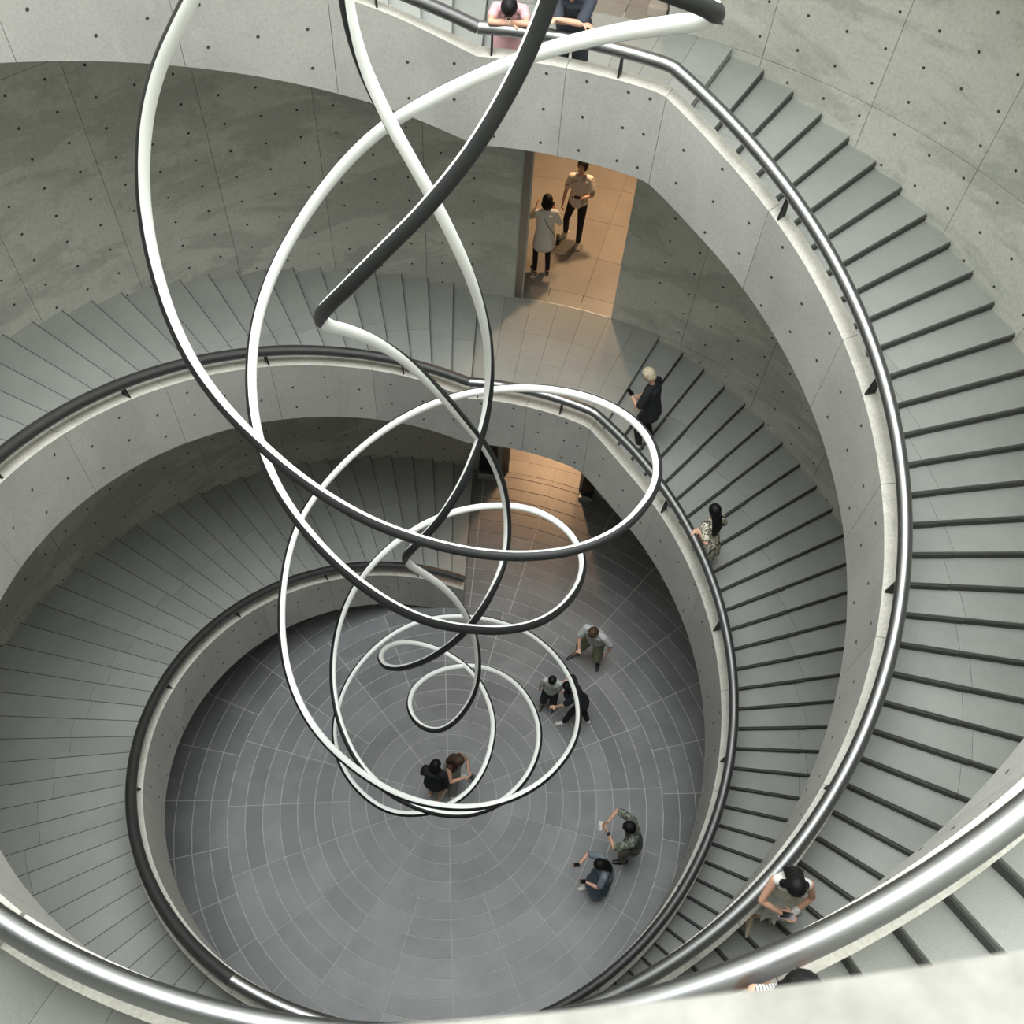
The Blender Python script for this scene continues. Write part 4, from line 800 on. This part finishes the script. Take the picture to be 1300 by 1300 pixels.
# 11 woman with long brown hair and camera
p = PP('long brown-haired woman in sage trousers holding a camera at the floor centre', .10, .75, 0, 328, h=1.62, lean=8, headp=26, heady=6, w=.95,
       feet=[(.14, -.16, 0, -40), (-.02, .20, 0, 30)], hands=[(.34, .06, 1.20, (-.2, .8, -1), ((.8, -.3, .2), (0, -.6, -.8), .7)), (.34, -.06, 1.18, (-.2, -1, -.8), ((.8, .4, .2), (0, .6, -.8), .7))])
p.body(); p.top(plain('rust_black_top', (.06, .018, .014), .8), sleeve=0, loose=1.06, length=.02, name='sleeveless_top'); p.legs(M_('sage'), .95, 1.45, name='wide_trousers'); p.hair(HBr, 'long', length=.30); p.shoes(M_('white_shoe'), M_('tan_bag'), low=True)
q = (p.wr[1] + p.wr[-1]) / 2 + p.F * .10
t = tag(empty('camera', tuple(q)), 'black camera with strap in the hands of the brown-haired woman', 'camera')
R3 = Matrix.Rotation(rad(328), 3, 'Z')
part('camera_body', boxv(*q, .06, .135, .085, R3), M_('phone_black'), t); part('lens', limb([q + p.F * .03, q + p.F * .08], [.034, .032], 14), M_('trim_black'), t, True); part('viewfinder', boxv(*(q + vec(0, 0, .052)), .04, .05, .025, R3), M_('trim_black'), t)
part('strap', limb([q - p.tl * .07, q - p.tl * .14 - vec(0, 0, .12), q - p.tl * .02 - vec(0, 0, .26), q + p.tl * .07], [.004] * 4, 5), M_('tan_bag'), t)
t = tag(empty('tote_bag', tuple(p.P(-.08, -.22, .6))), 'long black tote bag hanging beside the brown-haired woman', 'bag')
fuse('pouch', [limb([p.P(-.10, -.26, .95), p.P(-.11, -.28, .7), p.P(-.10, -.27, .5)], [(.05, .09), (.06, .12), (.05, .11)], 12, p.F)], .012, M_('black_cloth'), t)

# 12 man in camouflage-pattern shirt
p = PP('man in mottled olive shirt and khaki trousers photographing with a white phone', 10.62, -2.45, 0, 176, h=1.74, lean=12, headp=16, w=1.12,
       feet=[(.04, .12, 0, 10), (-.10, -.10, 0, -10)], hands=[(.47, .06, 1.33, (-.2, 1, -.5), ((.7, -.6, .2), (-.1, -.8, 0), .8)), (.49, -.10, 1.36, (-.2, -1, -.1), ((.8, .4, .1), (-.1, .8, 0), .8))])
p.body(); p.top(spotted('mottled_shirt', (.085, .095, .075), (.30, .31, .26), 26, .56, .03, third=(.03, .035, .03)), sleeve=.8, loose=1.22, length=-.10, name='shirt'); p.legs(M_('khaki'), 1, 1.18); p.hair(HB, 'short'); p.shoes(M_('black_shoe'))
q = (p.wr[1] + p.wr[-1]) / 2 + p.F * .13 + vec(0, 0, .02)
slab('phone', q, p.tl, p.Z * .55 + p.F * .8, .15, .075, .009, M_('phone_white'), 'white phone held sideways by the man in mottled olive shirt', 'phone')
t = tag(empty('wristband', tuple(p.wr[1])), 'dark wristwatch on the man in mottled olive shirt', 'watch'); d = nrm(p.wr[1] - p.el[1]); part('band', limb([p.wr[1] - d * .03, p.wr[1] - d * .005], [.031, .030], 12), M_('trim_black'), t, True)

# 13 woman in denim skirt with two phones
p = PP('black-haired woman in grey top and denim skirt holding up two phones', 9.15, -4.25, 0, 188, h=1.60, lean=14, headp=14, w=.96,
       feet=[(.22, .02, 0, 10), (-.02, .14, 0, 25)], hands=[(.40, .16, 1.08, (-.2, .8, -1), ((.9, .1, .4), (-.3, -.3, .9), .6)), (.50, -.10, 1.20, (-.2, -1, -.4), ((.9, .1, .4), (-.3, .3, .9), .6))])
p.body(); p.top(M_('grey_top'), sleeve=.8, loose=1.15, length=0, name='top'); p.skirt(M_('denim_skirt'), .06, -.55, .14, .23); p.hair(HB, 'long', length=.36); p.shoes(M_('white_shoe'), M_('white_shoe'), low=True)
phone_in(p, 1, 'small dark phone in the lower hand of the woman with two phones', M_('phone_black'), wide=.065, tall=.12, nrm_=-p.F * .5 + p.Z)
phone_in(p, -1, 'rose-edged phone in the raised hand of the woman with two phones', plain('rose_metal', (.62, .42, .36), .35, .6), nrm_=-p.F * .5 + p.Z)

# 14 woman in white on the near flight
p = PP('woman in white top and frilled skirt resting an elbow over the near rail', 12.02, -9.58, 22.39, 264, h=1.64, lean=9, headp=24, heady=4, w=.95, side=-9, hip=(0, 0),
       feet=[(-.06, .07, 0, 6), (.12, -.12, 0, -8)], hands=[(.26, .05, .99, (-.6, 1, -.2), ((.1, -1, -.05), (-.2, 0, 1), .5)), (.28, -.07, 1.00, (-.1, -1, .35), ((.35, .9, -.1), (-.2, 0, 1), .5))])
p.body(voxel=.0065); p.top(M_('white_cloth'), sleeve=0, loose=1.08, length=.06, name='sleeveless_top'); p.skirt(plain('frilled_cloth', (.56, .56, .51), .9), .10, -.27, .135, .235, ruffle=.11, seed=5, n=110, rows=16, name='frilled_skirt'); p.hair(HB, 'wavy', length=.16, voxel=.008); p.shoes(M_('cream_shoe'), None, point=.06, low=True)
phone_in(p, -1, 'pink phone in the hands of the woman in white', plain('pink_phone', (.55, .34, .38), .4), wide=.07, tall=.14, off=.05, up=-p.tl, nrm_=(0, 0, 1))
t = tag(empty('wrist_ribbon', tuple(p.wr[1])), 'white ribbon tied round the wrist of the woman in white', 'ribbon'); d = nrm(p.wr[1] - p.el[1])
fuse('ribbon', [limb([p.wr[1] - d * .055, p.wr[1] - d * .015], [.036, .034], 10), limb([p.wr[1] - d * .03, p.wr[1] - d * .03 + p.F * .03 - p.Z * .03, p.wr[1] - d * .02 + p.F * .04 - p.Z * .08], [.02, .018, .012], 8), ball(p.wr[1] - d * .04 + p.Z * .03, (.03, .02, .02))], .007, M_('white_cloth'), t)

# 15 woman half hidden by the parapet at the bottom
p = PP('black-haired woman with bare shoulder and striped strap, half hidden by the near parapet', 7.16, -15.22, 36.92, 72, h=1.62, lean=-2, side=7, headp=10, w=.97,
       feet=[(-.02, .10, 0, 6), (-.10, -.10, 0, -6)], hands=[(.16, .10, .98, (-.7, .1, -.6), None), (.18, -.18, .92, (-.5, -.6, 0), None)])
def striped(name):
    m, n, l, b = nt(name); g = n.new('ShaderNodeNewGeometry'); wv = n.new('ShaderNodeTexWave'); wv.inputs['Scale'].default_value = 22; wv.inputs['Distortion'].default_value = 1.5; l.new(g.outputs['Position'], wv.inputs['Vector'])
    r = ramp(n, [(.62, (.72, .70, .68)), (.7, (.05, .06, .10))]); l.new(wv.outputs['Fac'], r.inputs['Fac']); l.new(r.outputs[0], b.inputs['Base Color']); return m
sm = striped('striped_cloth')
p.body(voxel=.0075); p.top(sm, sleeve=0, loose=1.05, length=-.05, name='striped_top'); p.legs(M_('denim'), .95, 1.15); p.hair(HB, 'bob', voxel=.008); p.shoes(M_('white_shoe'), low=True)
